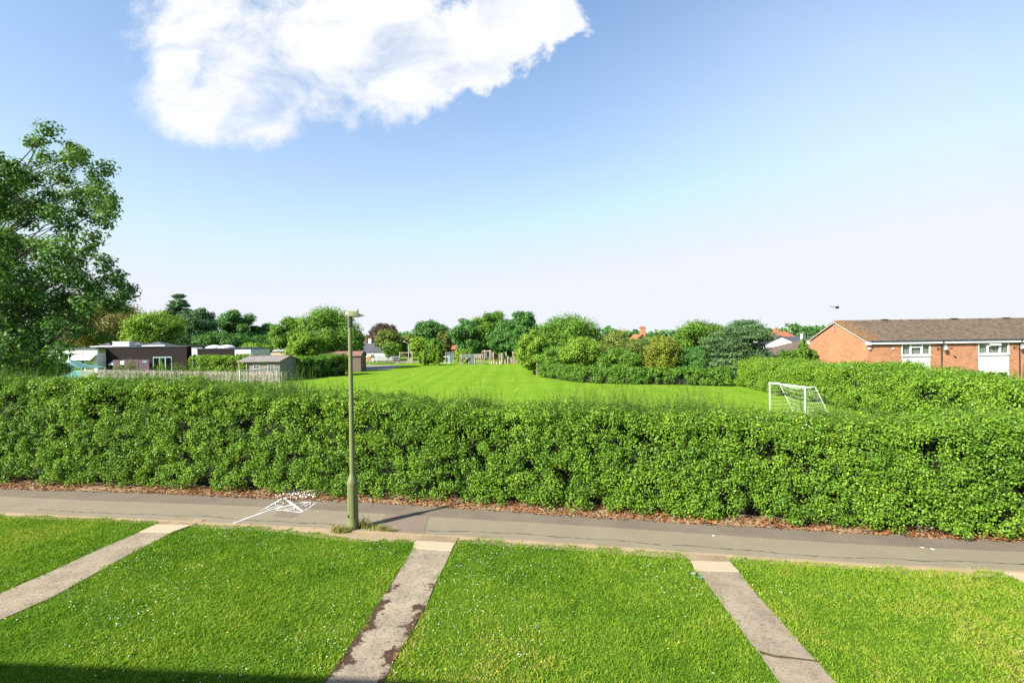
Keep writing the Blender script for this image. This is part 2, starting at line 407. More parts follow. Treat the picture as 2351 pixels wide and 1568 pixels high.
LEAF = {
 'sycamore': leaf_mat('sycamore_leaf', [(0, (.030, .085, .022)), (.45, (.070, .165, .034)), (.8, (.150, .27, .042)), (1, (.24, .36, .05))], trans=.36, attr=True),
 'mid': leaf_mat('mid_green_leaf', [(0, (.045, .118, .014)), (.5, (.105, .225, .024)), (1, (.20, .34, .038))], attr=True),
 'bright': leaf_mat('bright_hedge_leaf', [(0, (.050, .125, .012)), (.4, (.125, .255, .020)), (1, (.26, .40, .038))], attr=True),
 'lime': leaf_mat('yellow_green_leaf', [(0, (0.087, 0.178, 0.016)), (.5, (0.167, 0.287, 0.026)), (1, (0.275, 0.419, 0.040))], attr=True),
 'olive': leaf_mat('olive_leaf', [(0, (0.075, 0.109, 0.020)), (.5, (0.145, 0.194, 0.035)), (1, (0.246, 0.302, 0.055))], attr=True),
 'yellow': leaf_mat('gold_green_leaf', [(0, (.085, .120, .014)), (.5, (.175, .215, .024)), (1, (.29, .33, .040))], attr=True),
 'deep': leaf_mat('deep_green_leaf', [(0, (.032, .095, .022)), (.5, (.068, .180, .036)), (1, (.130, .28, .050))], attr=True),
 'blue': leaf_mat('blue_green_needle', [(0, (.032, .085, .034)), (.5, (.072, .155, .058)), (1, (.145, .25, .085))], trans=.2, attr=True),
 'cedar': leaf_mat('grey_green_needle', [(0, (.030, .070, .026)), (.5, (.070, .140, .048)), (1, (.135, .22, .078))], trans=.15, attr=True),
 'copper': leaf_mat('copper_leaf', [(0, (0.043, 0.028, 0.022)), (.5, (0.084, 0.056, 0.038)), (1, (0.145, 0.109, 0.062))], attr=True),
 'brown': leaf_mat('brownish_leaf', [(0, (0.087, 0.085, 0.026)), (.5, (0.167, 0.155, 0.045)), (1, (0.275, 0.264, 0.075))], attr=True),
 'hedge': leaf_mat('hedge_leaf', [(0, (.036, .095, .011)), (.35, (.100, .215, .020)), (.68, (.190, .340, .030)), (.92, (.31, .43, .04)), (.98, (.42, .42, .05)), (1, (.42, .22, .05))], rough=.48, spec=.22, trans=.3, attr=True),
 'shoot': leaf_mat('fresh_shoot_leaf', [(0, (.035, .085, .014)), (.5, (.085, .165, .026)), (1, (.17, .27, .05))], trans=.35, attr=True),
 'litter': leaf_mat('dead_leaf', [(0, (.07, .026, .009)), (.4, (.18, .062, .016)), (.75, (.28, .105, .030)), (1, (.34, .19, .08))], rough=.8, spec=.2, trans=.1, tcol=(1, .8, .6)),
}

def crown_clumps(shape, R, zb, zt, n, r):
    """centres and radii of the leafy clumps of a crown standing on the axis x = y = 0"""
    zc, hz = (zb + zt) / 2, (zt - zb) / 2
    if shape == 'cone':
        t = r.random(n) ** .8; z = zb + (zt - zb) * t; rr = R * (1.02 - t ** 1.4) * (.25 + .75 * r.random(n)); a = r.random(n) * 2 * PI
        cen = np.stack([rr * np.cos(a), rr * np.sin(a), z], 1); cr = R * (.16 + .18 * r.random(n)) * (1.1 - .6 * t)
        rad = np.stack([cr * 1.35, cr * 1.35, cr * .42], 1)
    elif shape == 'cedar':
        t = r.random(n); z = zb + (zt - zb) * (.05 + .93 * t); prof = np.sqrt(np.clip(1 - ((t - .36) / .68) ** 2, .05, 1))
        rr = R * prof * (.35 + .62 * r.random(n) ** .6); a = r.random(n) * 2 * PI
        cen = np.stack([rr * np.cos(a), rr * np.sin(a), z - .06 * rr], 1); cr = R * (.18 + .15 * r.random(n))
        rad = np.stack([cr * 1.35, cr * 1.35, cr * .27], 1)
    elif shape == 'spray':
        a = r.random(n) * 2 * PI; rr = R * r.random(n) ** .5; t = r.random(n) ** .7
        top = zb + (zt - zb) * (1 - .45 * (rr / R) ** 2)
        cen = np.stack([rr * np.cos(a), rr * np.sin(a), zb + (top - zb) * t], 1); cr = R * (.14 + .1 * r.random(n))
        rad = np.stack([cr, cr, cr * 1.9], 1)
    else:
        nl = int(r.integers(11, 16)); ld = rdir(nl, r); ld[:, 2] = ld[:, 2] * .95 + .05; ld[0] = (0, 0, .8)
        lc = ld * (.40 + .20 * r.random(nl))[:, None]; lr = .40 + .18 * r.random(nl)
        q = r.integers(0, nl, n); d = unit(rdir(n, r) + .55 * unit(ld[q]))
        p = lc[q] + d * (lr[q] * (.50 + .50 * r.random(n)))[:, None]; fill = r.random(n) < .58; p[fill] = rdir(fill.sum(), r) * (.45 + .45 * r.random(fill.sum()) ** .6)[:, None]; p /= np.maximum(1, np.linalg.norm(p, axis=1) / .95)[:, None]
        cr = R * (.15 + .15 * r.random(n)) * (1.15 if shape == 'loose' else 1)
        cen = np.stack([p[:, 0] * R, p[:, 1] * R, zc + p[:, 2] * hz], 1)
        rad = np.stack([cr * 1.1, cr * 1.1, cr * (.7 if shape == 'loose' else .8)], 1)
    return cen, rad

def tree(name, label, cat, x0, x1, ytop, ybot, Y, leaf, shape='round', n=None, size=None, clumps=None, seed=1, group=None, trunk='bark', zmin=0.0, depth=1.0, twigs=0, base_z=0.0):
    """a tree surveyed by its outline (x0..x1, ytop..ybot) and its distance Y"""
    r = np.random.default_rng(1000 + seed)
    a, b = dp(x0, (ytop + ybot) / 2, Y), dp(x1, (ytop + ybot) / 2, Y)
    R = (b[0] - a[0]) / 2 * 1.05; cx = (a[0] + b[0]) / 2
    zt = dp((x0 + x1) / 2, ytop, Y)[2]; zb = max(zmin, dp((x0 + x1) / 2, ybot, Y)[2])
    t = thing(name, label, cat, (cx, Y, base_z), 0, group)
    size = size or max(.15, Y / 500 * 1.75)
    clumps = (clumps or int(30 + 14 * (zt - zb) / max(R, .3))) * (1 if shape in ('cone', 'cedar', 'spray') else 2)
    cen, rad = crown_clumps(shape, R, zb - base_z, zt - base_z, clumps, r)
    area = 4 * PI * R * max(R, (zt - zb) / 2)
    n = n or int(min(22000, 5.6 * area / (size * size * .31)))
    L, idx = clump_leaves(cen, rad, n, size, r=r, up=.35 if shape != 'cedar' else .9, jitter=.7, inner=.3, soft=.16 if shape != 'cedar' else .05)
    hue = np.clip(.5 + .34 * r.normal(size=clumps)[idx] * .6 + .18 * r.normal(size=n), 0, 1)
    # each shape also carries loose sprigs standing out of the outline
    ns = int(n * .07); j = r.integers(0, clumps, ns); d = rdir(ns, r); d[:, 2] = np.abs(d[:, 2]) * .9 + .1
    c2 = cen[j] + d * rad[j] * (1.05 + .35 * r.random(ns))[:, None]
    L2 = leaf_faces(c2, rdir(ns, r), size * .8, .62, r)
    poly_mesh('crown', np.concatenate([L, L2]), 4, LEAF[leaf], t, np.concatenate([hue, .4 + .3 * r.random(ns)]))
    m = MB(); rt = max(.05, R * .055); zh = (zb - base_z) + (zt - zb) * .45
    lean = r.normal(size=2) * R * .05
    m.tube([(0, 0, -.1), (lean[0] * .3, lean[1] * .3, zh * .4), (lean[0], lean[1], zh), (lean[0] * 1.4, lean[1] * 1.4, zh + (zt - zb) * .35)], [rt * 1.25, rt, rt * .7, rt * .15], 8)
    for q in r.permutation(clumps)[:min(clumps, 14 + twigs)]:
        s0 = np.array([lean[0] * .7, lean[1] * .7, max(.2, min(zh * (.55 + .5 * r.random()), cen[q][2] - .1))]); e = cen[q]
        mid = (s0 + e) / 2 + np.array([0, 0, .12 * np.linalg.norm(e - s0)]) * (1 if shape != 'cedar' else .2)
        m.tube([s0, mid, e], [rt * .42, rt * .25, rt * .07], 5)
    m.build('trunk', M[trunk], t, smooth=True)
    return t

def resample(poly, step):
    poly = np.array(poly, float)[:, :2]; seg = np.linalg.norm(np.diff(poly, axis=0), axis=1); s = np.concatenate([[0], np.cumsum(seg)])
    n = max(2, int(s[-1] / step) + 1); q = np.linspace(0, s[-1], n)
    return np.stack([np.interp(q, s, poly[:, 0]), np.interp(q, s, poly[:, 1])], 1), s[-1]

def wob(x, seed, f=1.0):
    r = np.random.default_rng(seed); y = 0
    for i in range(5):
        y = y + np.sin(x * f * (1.1 ** i) * (.6 + i * .7) + r.random() * 6.28) / (1 + i * .5)
    return y / 2.4

def hedge(name, label, poly, h, w, leaf, size, per_m2, cl_m2, cl_r, seed, group=None, front=1.0, back=.35, shoots=0, shoot_len=.4, hbase=0.0, huef=None, cat='hedge', ends=True, core=.3, flowers=0, gaps=.07):
    """a hedge on the ground line poly (its front, left to right), h(s) high and w thick behind that line"""
    r = np.random.default_rng(seed)
    line, L = resample(poly, .25); S = np.linspace(0, L, len(line))
    tan = np.gradient(line, axis=0); tan /= np.linalg.norm(tan, axis=1, keepdims=True)
    nor = np.stack([-tan[:, 1], tan[:, 0]], 1)                    # points back, away from the front
    hf = (lambda s: np.full_like(s, h)) if not callable(h) else h
    org = np.array([line[:, 0].mean(), line[:, 1].mean(), hbase])
    t = thing(name, label, cat, org, 0, group)
    def place(s, off, z):
        x = np.interp(s, S, line[:, 0]); y = np.interp(s, S, line[:, 1]); nx = np.interp(s, S, nor[:, 0]); ny = np.interp(s, S, nor[:, 1])
        return np.stack([x + nx * off, y + ny * off, z + hbase], 1) - org
    def outw(s, o, z):
        nx = np.interp(s, S, nor[:, 0]); ny = np.interp(s, S, nor[:, 1])
        return unit(np.stack([nx * o, ny * o, z], 1))
    C = []; O = []; WG = []
    hm = float(hf(np.array([L / 2]))[0])
    for side, dens in (('front', front), ('top', 1.5), ('back', back)):
        area = L * (w if side == 'top' else hm); k = int(area * cl_m2 * max(dens, .3))
        s = r.random(k) * L; hh = hf(s) + .10 * wob(s, seed + 3, 2.0) * min(1, hm / 2)
        u = r.random(k)
        if side == 'top':
            off = w * u; z = hh - cl_r * .5 + .06 * r.normal(size=k); o = np.stack([np.zeros(k), np.ones(k)], 1)
        else:
            z = cl_r * .55 + (hh - cl_r) * u; bulge = .065 * wob(s * 1.3 + z * 2.1, seed + 9, 1.7) * min(1, hm / 1.5) + .30 * cl_r * r.normal(size=k)
            off = cl_r * .5 + bulge + .10 * (z / hm) ** 3; off = off if side == 'front' else w - off
            o = np.stack([np.full(k, -1.0 if side == 'front' else 1.0), np.full(k, .35)], 1)
        keep = r.random(k) > gaps
        C.append(place(s, off, z)[keep]); O.append(outw(s, o[:, 0], o[:, 1])[keep]); WG.append(np.full(keep.sum(), max(dens, .12)))
    if ends:
        for e, sg in ((0.0, -1), (L, 1)):
            k = int(w * hm * cl_m2); off = w * r.random(k); z = cl_r + (hm - cl_r) * r.random(k)
            p = place(np.full(k, e), off, z); tx = tan[0 if e == 0 else -1] * sg
            C.append(p + np.array([tx[0], tx[1], 0]) * -.1); O.append(np.tile([tx[0], tx[1], .3], (k, 1))); WG.append(np.full(k, 1.0))
    C = np.concatenate(C); O = np.concatenate(O); WG = np.concatenate(WG)
    n = int(per_m2 * L * (hm * front + 1.5 * w + hm * back)); idx = r.choice(len(C), n, p=WG / WG.sum())
    cr = cl_r * (.65 + .7 * r.random(len(C)))
    d = unit(rdir(n, r) + O[idx] * .75); p = C[idx] + d * (cr[idx] * (.35 + .75 * r.random(n) ** .7))[:, None]
    keep = p[:, 2] > .03 - hbase * 0; p = p[keep]; d = d[keep]; idx = idx[keep]; n = len(p)
    nr = unit(d * .8 + .75 * rdir(n, r) + np.array([0, 0, .3]))
    cl_h = r.normal(size=len(C)); cl_h[r.random(len(C)) < .010] = 3.6; hue = .40 + .13 * cl_h[idx] + .14 * r.normal(size=n)
    if huef is not None: hue = hue + huef(p + org)
    poly_mesh('foliage', leaf_faces(p, nr, size * (.65 + .7 * r.random(n)), .68, r), 4, LEAF[leaf], t, np.clip(hue, 0, 1))
    # solid twig core added to block light, near-black for the inner shade
    m = MB(); K = max(3, int(L / .3)); s = np.linspace(core, L - core, K); hh = hf(s) - min(.34, core) + .10 * wob(s, seed + 3, 2.0)
    ring = []; prof = ((core, 0), (core * .95, .4), (core * .95, .8), (core + .14, 1), (w - core - .14, 1), (w - core, .7), (w - core, 0))
    for off, zz in prof:
        ring.append(place(s, off + .07 * r.normal(size=K), np.maximum(.02, hh * zz + .05 * r.normal(size=K) * (zz > 0))))
    P_ = len(prof); vs = np.stack(ring, 1).reshape(-1, 3); fs = []
    for i in range(K - 1):
        for j in range(P_): fs.append((i * P_ + j, i * P_ + (j + 1) % P_, i * P_ + P_ + (j + 1) % P_, i * P_ + P_ + j))
    fs += [tuple(range(P_)), tuple(range(K * P_ - 1, K * P_ - 1 - P_, -1))]
    m.add(vs, fs).build('stems', M['shaded_core'], t)
    if shoots:
        s = r.random(shoots) * L; thick = np.clip(.5 + .75 * wob(s * .9, seed + 21, 1.0), 0, 1.2); ok = r.random(shoots) < .12 + .8 * thick; s = s[ok]; k = len(s)
        off = w * r.random(k); b = place(s, off, hf(s) + .02); ln = shoot_len * (.35 + .85 * r.random(k) ** 1.6) * (.45 + .65 * np.clip(thick[ok], 0, 1))
        dr = unit(np.stack([.28 * r.normal(size=k), .28 * r.normal(size=k), np.ones(k)], 1))
        st = []; lf = []; per = 13
        side = unit(np.cross(dr, rdir(k, r))) * .005
        tip = b + dr * ln[:, None]
        st.append(np.stack([b - side, b + side, tip + side * .3, tip - side * .3], 1))
        for q in range(per):
            f = (.12 + .9 * (q + r.random(k)) / per)[:, None]
            c = b + dr * ln[:, None] * f + rdir(k, r) * .035
            lf.append(leaf_faces(c, unit(rdir(k, r) + dr * .4), min(size, .075) * .85 * (1.15 - .55 * f[:, 0]), .55, r))
        lf = np.concatenate(lf + st)
        poly_mesh('shoots', lf, 4, LEAF['shoot'], t, np.clip(.45 + .25 * r.normal(size=len(lf)), 0, 1))
    if flowers:
        s = r.random(flowers) * L; cl = wob(s, seed + 40, 1.6) > .15; s = s[cl]; k = len(s)
        b = place(s, -.05 + (w * .6) * r.random(k), hf(s) + .02 + .1 * r.random(k))
        c = np.repeat(b, 7, 0) + r.normal(size=(k * 7, 3)) * .035
        poly_mesh('blossom', leaf_faces(c, unit(rdir(len(c), r) + np.array([0, -.4, .8])), .032, .9, r), 4, M['white'], t)
    return t

def vnoise(x, y, f, seed):
    r = np.random.default_rng(seed); g = r.random((64, 64)); x = x * f; y = y * f
    xi = np.floor(x).astype(int); yi = np.floor(y).astype(int); fx = x - xi; fy = y - yi; fx = fx * fx * (3 - 2 * fx); fy = fy * fy * (3 - 2 * fy)
    G = lambda i, j: g[i % 64, j % 64]
    return (G(xi, yi) * (1 - fx) + G(xi + 1, yi) * fx) * (1 - fy) + (G(xi, yi + 1) * (1 - fx) + G(xi + 1, yi + 1) * fx) * fy
def fb(x, y, f, seed): return (vnoise(x, y, f, seed) + .5 * vnoise(x, y, f * 2.1, seed + 1) + .25 * vnoise(x, y, f * 4.3, seed + 2)) / 1.75

# ================================================================== SETTING
def dip(x, y):
    sm = lambda a, b, v: np.clip((v - a) / (b - a), 0, 1) ** 2 * (3 - 2 * np.clip((v - a) / (b - a), 0, 1))
    return -1.45 * sm(23.5, 27.5, x) * sm(26, 32, y)
def ground_sheet():
    xs = np.unique(np.concatenate([np.linspace(-700, -40, 12), np.linspace(-40, 60, 81), np.linspace(60, 700, 12)]))
    ys = np.unique(np.concatenate([np.linspace(-120, 0, 6), np.linspace(0, 90, 73), np.linspace(90, 900, 12)]))
    X, Yg = np.meshgrid(xs, ys); Z = dip(X, Yg); V = np.stack([X, Yg, Z], -1).reshape(-1, 3)
    nx = len(xs); F = [(j * nx + i, j * nx + i + 1, (j + 1) * nx + i + 1, (j + 1) * nx + i) for j in range(len(ys) - 1) for i in range(nx - 1)]
    me = bpy.data.meshes.new('ground'); me.from_pydata(V.tolist(), [], F); me.update()
    return tag(link('ground', me, M['turf']), kind='structure')
M['turf'] = grass_sheet_mat('rough_turf', [(.3, (.040, .075, .012)), (.7, (.085, .135, .022))])
M['field'] = grass_sheet_mat('mown_field', [(.25, (.092, .185, .014)), (.5, (.122, .222, .018)), (.75, (.160, .250, .028))], .30, 6, stripe=.13)
M['lawn'] = grass_sheet_mat('lawn_turf', [(.3, (.045, .100, .010)), (.7, (.100, .170, .018))], .8, 20)
M['soil'] = tarmac_mat('sandy_soil', (.27, .205, .128), .3, stain=(.16, .12, .07))
M['tarmac_old'] = tarmac_mat('old_dark_tarmac', (.136, .113, .086), .25, stain=(.17, .135, .092), stains=.45)
M['tarmac'] = tarmac_mat('pale_grey_tarmac', (.190, .164, .117), .12, stain=(.205, .172, .130), stains=.6)
M['tarmac_pink'] = tarmac_mat('pinkish_tarmac', (.170, .132, .104), .15)
M['tarmac_patch'] = tarmac_mat('grey_tarmac_patch', (.150, .128, .098), .15)
M['court'] = tarmac_mat('playground_tarmac', (.20, .18, .155), .1)
M['edging'] = tarmac_mat('concrete_edging', (.27, .205, .13), .2, stain=(.14, .11, .07))
M['slab'] = tarmac_mat('pale_concrete_slab', (.36, .295, .205), .08, stain=(.30, .24, .17))
M['apron'] = path_mat('tan_concrete', (.245, .19, .118), .3)
M['path_a'] = path_mat('gritty_concrete', (.262, .214, .155), .7)
M['path_b'] = path_mat('mossy_concrete', (.272, .226, .166), .85, moss=.95)
M['path_c'] = path_mat('grey_gritty_concrete', (.255, .210, .154), .6)
ground_sheet()
sheet('playing_field', [(-140, 14), (60, 5), (60, 26), (24.0, 26), (23.6, 60), (30, 130), (-140, 130)], M['field'], .004)

# footpath between the lawns and the hedge
near_px = [(0, 1178), (276, 1191), (551, 1204.5), (968, 1228), (1350, 1252), (1653, 1275), (2000, 1297), (2351, 1314)]
far_px = [(0, 1121), (400, 1133), (551, 1140), (832, 1152), (1020, 1163), (1350, 1186), (1653, 1204), (2000, 1226), (2351, 1245)]
near = [gp(*p)[:2] for p in near_px]; far = [gp(*p)[:2] for p in far_px]
def extend(a, d0, d1):
    a = [np.array(p) for p in a]; u = (a[0] - a[1]) / np.linalg.norm(a[0] - a[1]); v = (a[-1] - a[-2]) / np.linalg.norm(a[-1] - a[-2])
    return [a[0] + u * d0] + a + [a[-1] + v * d1]
near = extend(near, 14, 9); far = extend(far, 14, 9)
def strip(name, A, B, mat, z, **kw):
    n = 60
    a = resample(A, 100)[0]; 
    def rs(P):
        P = np.array(P); s = np.concatenate([[0], np.cumsum(np.linalg.norm(np.diff(P, axis=0), axis=1))]); q = np.linspace(0, s[-1], n)
        return np.stack([np.interp(q, s, P[:, 0]), np.interp(q, s, P[:, 1])], 1)
    A, B = rs(A), rs(B)
    me = bpy.data.meshes.new(name)
    me.from_pydata([(p[0], p[1], z) for p in A] + [(p[0], p[1], z) for p in B], [], [(i, i + 1, n + i + 1, n + i) for i in range(n - 1)]); me.update()
    if me.polygons[0].normal.z < 0: me.flip_normals()
    o = link(name, me, mat); tag(o, kind='structure', **kw); return o
nearA, farA = np.array(near), np.array(far)
def line_y(P, x): return np.interp(x, np.array(P)[:, 0], np.array(P)[:, 1])
def shift(P, d): return [np.array([p[0], p[1] + d]) for p in P]
strip('footpath', near, far, M['tarmac_old'], .012)
mid = [np.array([x, line_y(near, x) + (line_y(far, x) - line_y(near, x)) * (.60 + .02 * math.sin(x * .7))]) for x in np.linspace(-28, 18, 50)]
nr2 = [np.array([x, line_y(near, x) + .02]) for x in np.linspace(-28, 18, 50)]
strip('footpath_resurfacing', nr2, mid, M['tarmac'], .016)
q = lambda x, y: gp(551 + x * .2344, 1071.4 + y * .2344)[:2]
sheet('footpath_patch', [q(1430, 470), q(1850, 490), q(1800, 665), q(1330, 640)], M['tarmac_pink'], .020)
sheet('footpath_repair', [q(330, 490), q(380, 425), q(590, 460), q(500, 505)], M['tarmac_patch'], .020)
ck = MB(); xs = np.linspace(-20, 14, 300); rk = np.random.default_rng(6)
on = fb(xs, xs * 0, .45, 23) > .40
for i in range(299):
    if not on[i]: continue
    f = lambda x: line_y(near, x) + .30 + .10 * wob(np.array([x]), 44, 1.1)[0] + .012 * wob(np.array([x]), 45, 14.0)[0]
    a, b = xs[i], xs[i + 1]; wd = .004 + .016 * rk.random() ** 2
    ck.add([(a, f(a) - wd, .0185), (b, f(b) - wd, .0185), (b, f(b) + wd, .0185), (a, f(a) + wd, .0185)], [(0, 1, 2, 3)])
tag(ck.build('footpath_crack', plain('mossy_crack', (.035, .040, .012), .95, .5, 9)), kind='structure')
# soil under the hedge and along the lawn edge
hedge_front_px = [(0, 1108), (551, 1127), (832, 1141), (1020, 1150), (1653, 1190), (1970, 1216), (2351, 1240)]
hfront = extend([gp(*p)[:2] for p in hedge_front_px], 9, 7)
strip('hedge_soil', far, shift(hfront, 2.2), M['soil'], .008)
edge0 = [np.array([x, line_y(near, x)]) for x in np.linspace(-28, 18, 50)]
ks = MB()
for i in range(49):
    a, b = edge0[i], edge0[i + 1]
    ks.add([(a[0], a[1] - .07, -.02), (b[0] - .012, b[1] - .07, -.02), (b[0] - .012, b[1], -.02), (a[0], a[1], -.02), (a[0], a[1] - .07, .034), (b[0] - .012, b[1] - .07, .034), (b[0] - .012, b[1], .034), (a[0], a[1], .034)],
           [(3, 2, 1, 0), (4, 5, 6, 7), (0, 1, 5, 4), (1, 2, 6, 5), (2, 3, 7, 6), (3, 0, 4, 7)])
tag(ks.build('kerb_edging', M['edging']), kind='structure')
vx = np.linspace(-28, 18, 59); vy = np.array([line_y(near, x) for x in vx])
vw = .10 + .26 * np.clip(fb(vx, vy, .9, 5) - .35, 0, 1) + .10 * fb(vx, vy, 6, 15) + .36 * np.exp(-((vx + 3.3) / 1.2) ** 2)
strip('verge_soil', [np.array([a, b - .07]) for a, b in zip(vx, vy)], [np.array([a, b - .07 - c]) for a, b, c in zip(vx, vy, vw)], M['soil'], .010)
sheet('lawn', [(-30, -.2), (20, -.2)] + [(x, line_y(near, x) - .05) for x in np.linspace(20, -30, 40)], M['lawn'], .006)

# garden paths
c1 = lambda x, y: (x * .3167, 1071.4 + y * .3167)
c2 = lambda x, y: (581.6 + x * .2604, 1193.9 + y * .2604)
c3 = lambda x, y: (1163.3 + x * .2604, 1193.9 + y * .2604)
c4 = lambda x, y: (1653.1 + x * .3167, 1071.4 + y * .3167)
def garden_path(name, label, left, right, mat, apron, slab, ext):
    """left and right edges from the footpath end towards the house"""
    l = [gp(*p)[:2] for p in left]; r_ = [gp(*p)[:2] for p in right]
    dl = (l[-1] - l[-3]) / np.linalg.norm(l[-1] - l[-3]); dr = (r_[-1] - r_[-3]) / np.linalg.norm(r_[-1] - r_[-3]); d = (dl + dr) / 2
    l.append(l[-1] + d * ext); r_.append(r_[-1] + d * ext)
    def rs(P, n=60):
        P = np.array(P); s = np.concatenate([[0], np.cumsum(np.linalg.norm(np.diff(P, axis=0), axis=1))]); qq = np.linspace(0, s[-1], n)
        return np.stack([np.interp(qq, s, P[:, 0]), np.interp(qq, s, P[:, 1])], 1)
    A, B = rs(l), rs(r_); nn = 60; vs = []; at = []; cols = 9
    for i in range(nn):
        for j in range(cols):
            f = j / (cols - 1); p = A[i] * (1 - f) + B[i] * f; vs.append((p[0], p[1], .018)); at.append((abs(f - .5) * 2) ** 1.0 * (.35 + .65 * min(1, max(0, (i - 7) / 11))))
    fs = [(i * cols + j, i * cols + j + 1, (i + 1) * cols + j + 1, (i + 1) * cols + j) for i in range(nn - 1) for j in range(cols - 1)]
    me = bpy.data.meshes.new(name); me.from_pydata(vs, [], fs); me.update()
    if me.polygons[0].normal.z < 0: me.flip_normals()
    a = me.attributes.new('hue', 'FLOAT', 'POINT'); a.data.foreach_set('value', at)
    o = link(name, me, mat); tag(o, label, kind='structure')
    if apron: sheet('path_apron', [gp(*p)[:2] for p in apron], M['apron'], .026, parent=o)
    if slab:
        P = [gp(*p)[:2] for p in slab]; MB().prism(P, .006, .034).build('path_slab', M['slab'], o, bevel=.006)
    return np.array(l + r_[::-1])
PATHS = []
PATHS.append(garden_path('garden_path', 'gritty concrete path nearest the white pattern of painted light, running out of the picture',
    [c1(1265, 372), c1(1130, 425), c1(1010, 480), c1(740, 592), c1(400, 750), c1(200, 838), c1(0, 925)],
    [c1(1490, 388), c1(1395, 430), c1(1242, 485), c1(900, 660), c1(400, 940), c1(200, 1030), c1(0, 1115)], M['path_a'],
    [c1(1265, 372), c1(1490, 388), c1(1395, 428), c1(1130, 424)], [c1(1130, 425), c1(1395, 429), c1(1243, 483), c1(1010, 480)], 4.0))
PATHS.append(garden_path('garden_path', 'mossy crumbling concrete path ending close to the lamp post',
    [c2(1500, 135), c2(1425, 190), c2(1410, 255), c2(1335, 380), c2(1200, 600), c2(1050, 820), c2(880, 1080), c2(700, 1330), c2(620, 1436)],
    [c2(1815, 155), c2(1780, 212), c2(1745, 280), c2(1690, 400), c2(1600, 570), c2(1530, 750), c2(1440, 900), c2(1370, 1060), c2(1230, 1270), c2(1150, 1436)], M['path_b'],
    [c2(1500, 135), c2(1815, 155), c2(1782, 210), c2(1425, 188)], [c2(1425, 190), c2(1782, 212), c2(1745, 280), c2(1410, 255)], 5.5))
PATHS.append(garden_path('garden_path', 'grey concrete path with a mossy joint across it',
    [c3(1550, 305), c3(1622, 370), c3(1670, 455), c3(1760, 560), c3(1910, 760), c3(2080, 1000), c3(2240, 1200), c3(2400, 1436)],
    [c3(1920, 318), c3(1972, 380), c3(2052, 467), c4(270, 940), c4(450, 1135), c4(640, 1350), c4(720, 1435), c4(835, 1568)], M['path_c'],
    [c3(1550, 305), c3(1920, 318), c3(1972, 379), c3(1622, 368)], [c3(1622, 370), c3(1972, 381), c3(2051, 466), c3(1670, 455)], 5.5))
PATHS.append(garden_path('garden_path', 'pale corner of concrete path almost wholly outside the picture',
    [c4(2030, 765), c4(2204, 850), c4(2500, 990), c4(2900, 1180)], [c4(2420, 790), c4(2560, 850), c4(2900, 990), c4(3300, 1160)], M['slab'], None, None, 4.0))
# the joint across the grey path
jp = [gp(*c4(285, 1340))[:2], gp(*c4(400, 1375))[:2], gp(*c4(540, 1392))[:2], gp(*c4(705, 1412))[:2], gp(*c4(712, 1424))[:2], gp(*c4(540, 1404))[:2], gp(*c4(400, 1390))[:2], gp(*c4(290, 1362))[:2]]
sheet('path_joint', jp, plain('joint_moss', (.060, .05, .018), .95, .5, 20), .0225)

# ------------------------------------------------------------------ grass blades
def in_poly(P, x, y):
    c = np.zeros(len(x), bool); j = len(P) - 1
    for i in range(len(P)):
        xi, yi = P[i]; xj, yj = P[j]
        m = ((yi > y) != (yj > y)) & (x < (xj - xi) * (y - yi) / (yj - yi + 1e-12) + xi); c ^= m; j = i
    return c
M['blade'] = leaf_mat('grass_blade', [(0, (.058, .145, .011)), (.35, (.135, .275, .018)), (.6, (.220, .340, .025)), (.8, (.32, .375, .05)), (.93, (.40, .34, .10)), (1, (.44, .34, .14))], rough=.6, spec=.12, trans=.38, attr=True)
def lawn_area(n, r, y0=3.4):
    x = r.uniform(-15, 13.5, n); y = y0 + (13.6 - y0) * r.random(n)
    ok = (np.abs(x) < y * 1.08 + .6) & (y < line_y(near, x) + .03)
    x, y = x[ok], y[ok]
    bad = np.zeros(len(x), bool)
    wx = x + .13 * (fb(x, y, 4, 77) - .5) * 2 + .03 * r.normal(size=len(x)); wy = y + .10 * (fb(x, y, 4, 78) - .5) * 2
    for P in PATHS: bad |= in_poly(P, wx, wy)
    d = line_y(near, x) - .07 - y                                   # distance from the edging
    lampx = -3.6; bare = .03 + .22 * np.clip(fb(x, y, .9, 5) - .40, 0, 1) + .34 * np.exp(-((x + 3.3) / 1.2) ** 2)
    bare = np.where(fb(x, x * 0, 1.9, 35) > .60, -.10, bare)           # tufts leaning over the kerb
    bad |= d < bare * (.5 + .9 * fb(x, y, 6, 15))
    return x[~bad], y[~bad]
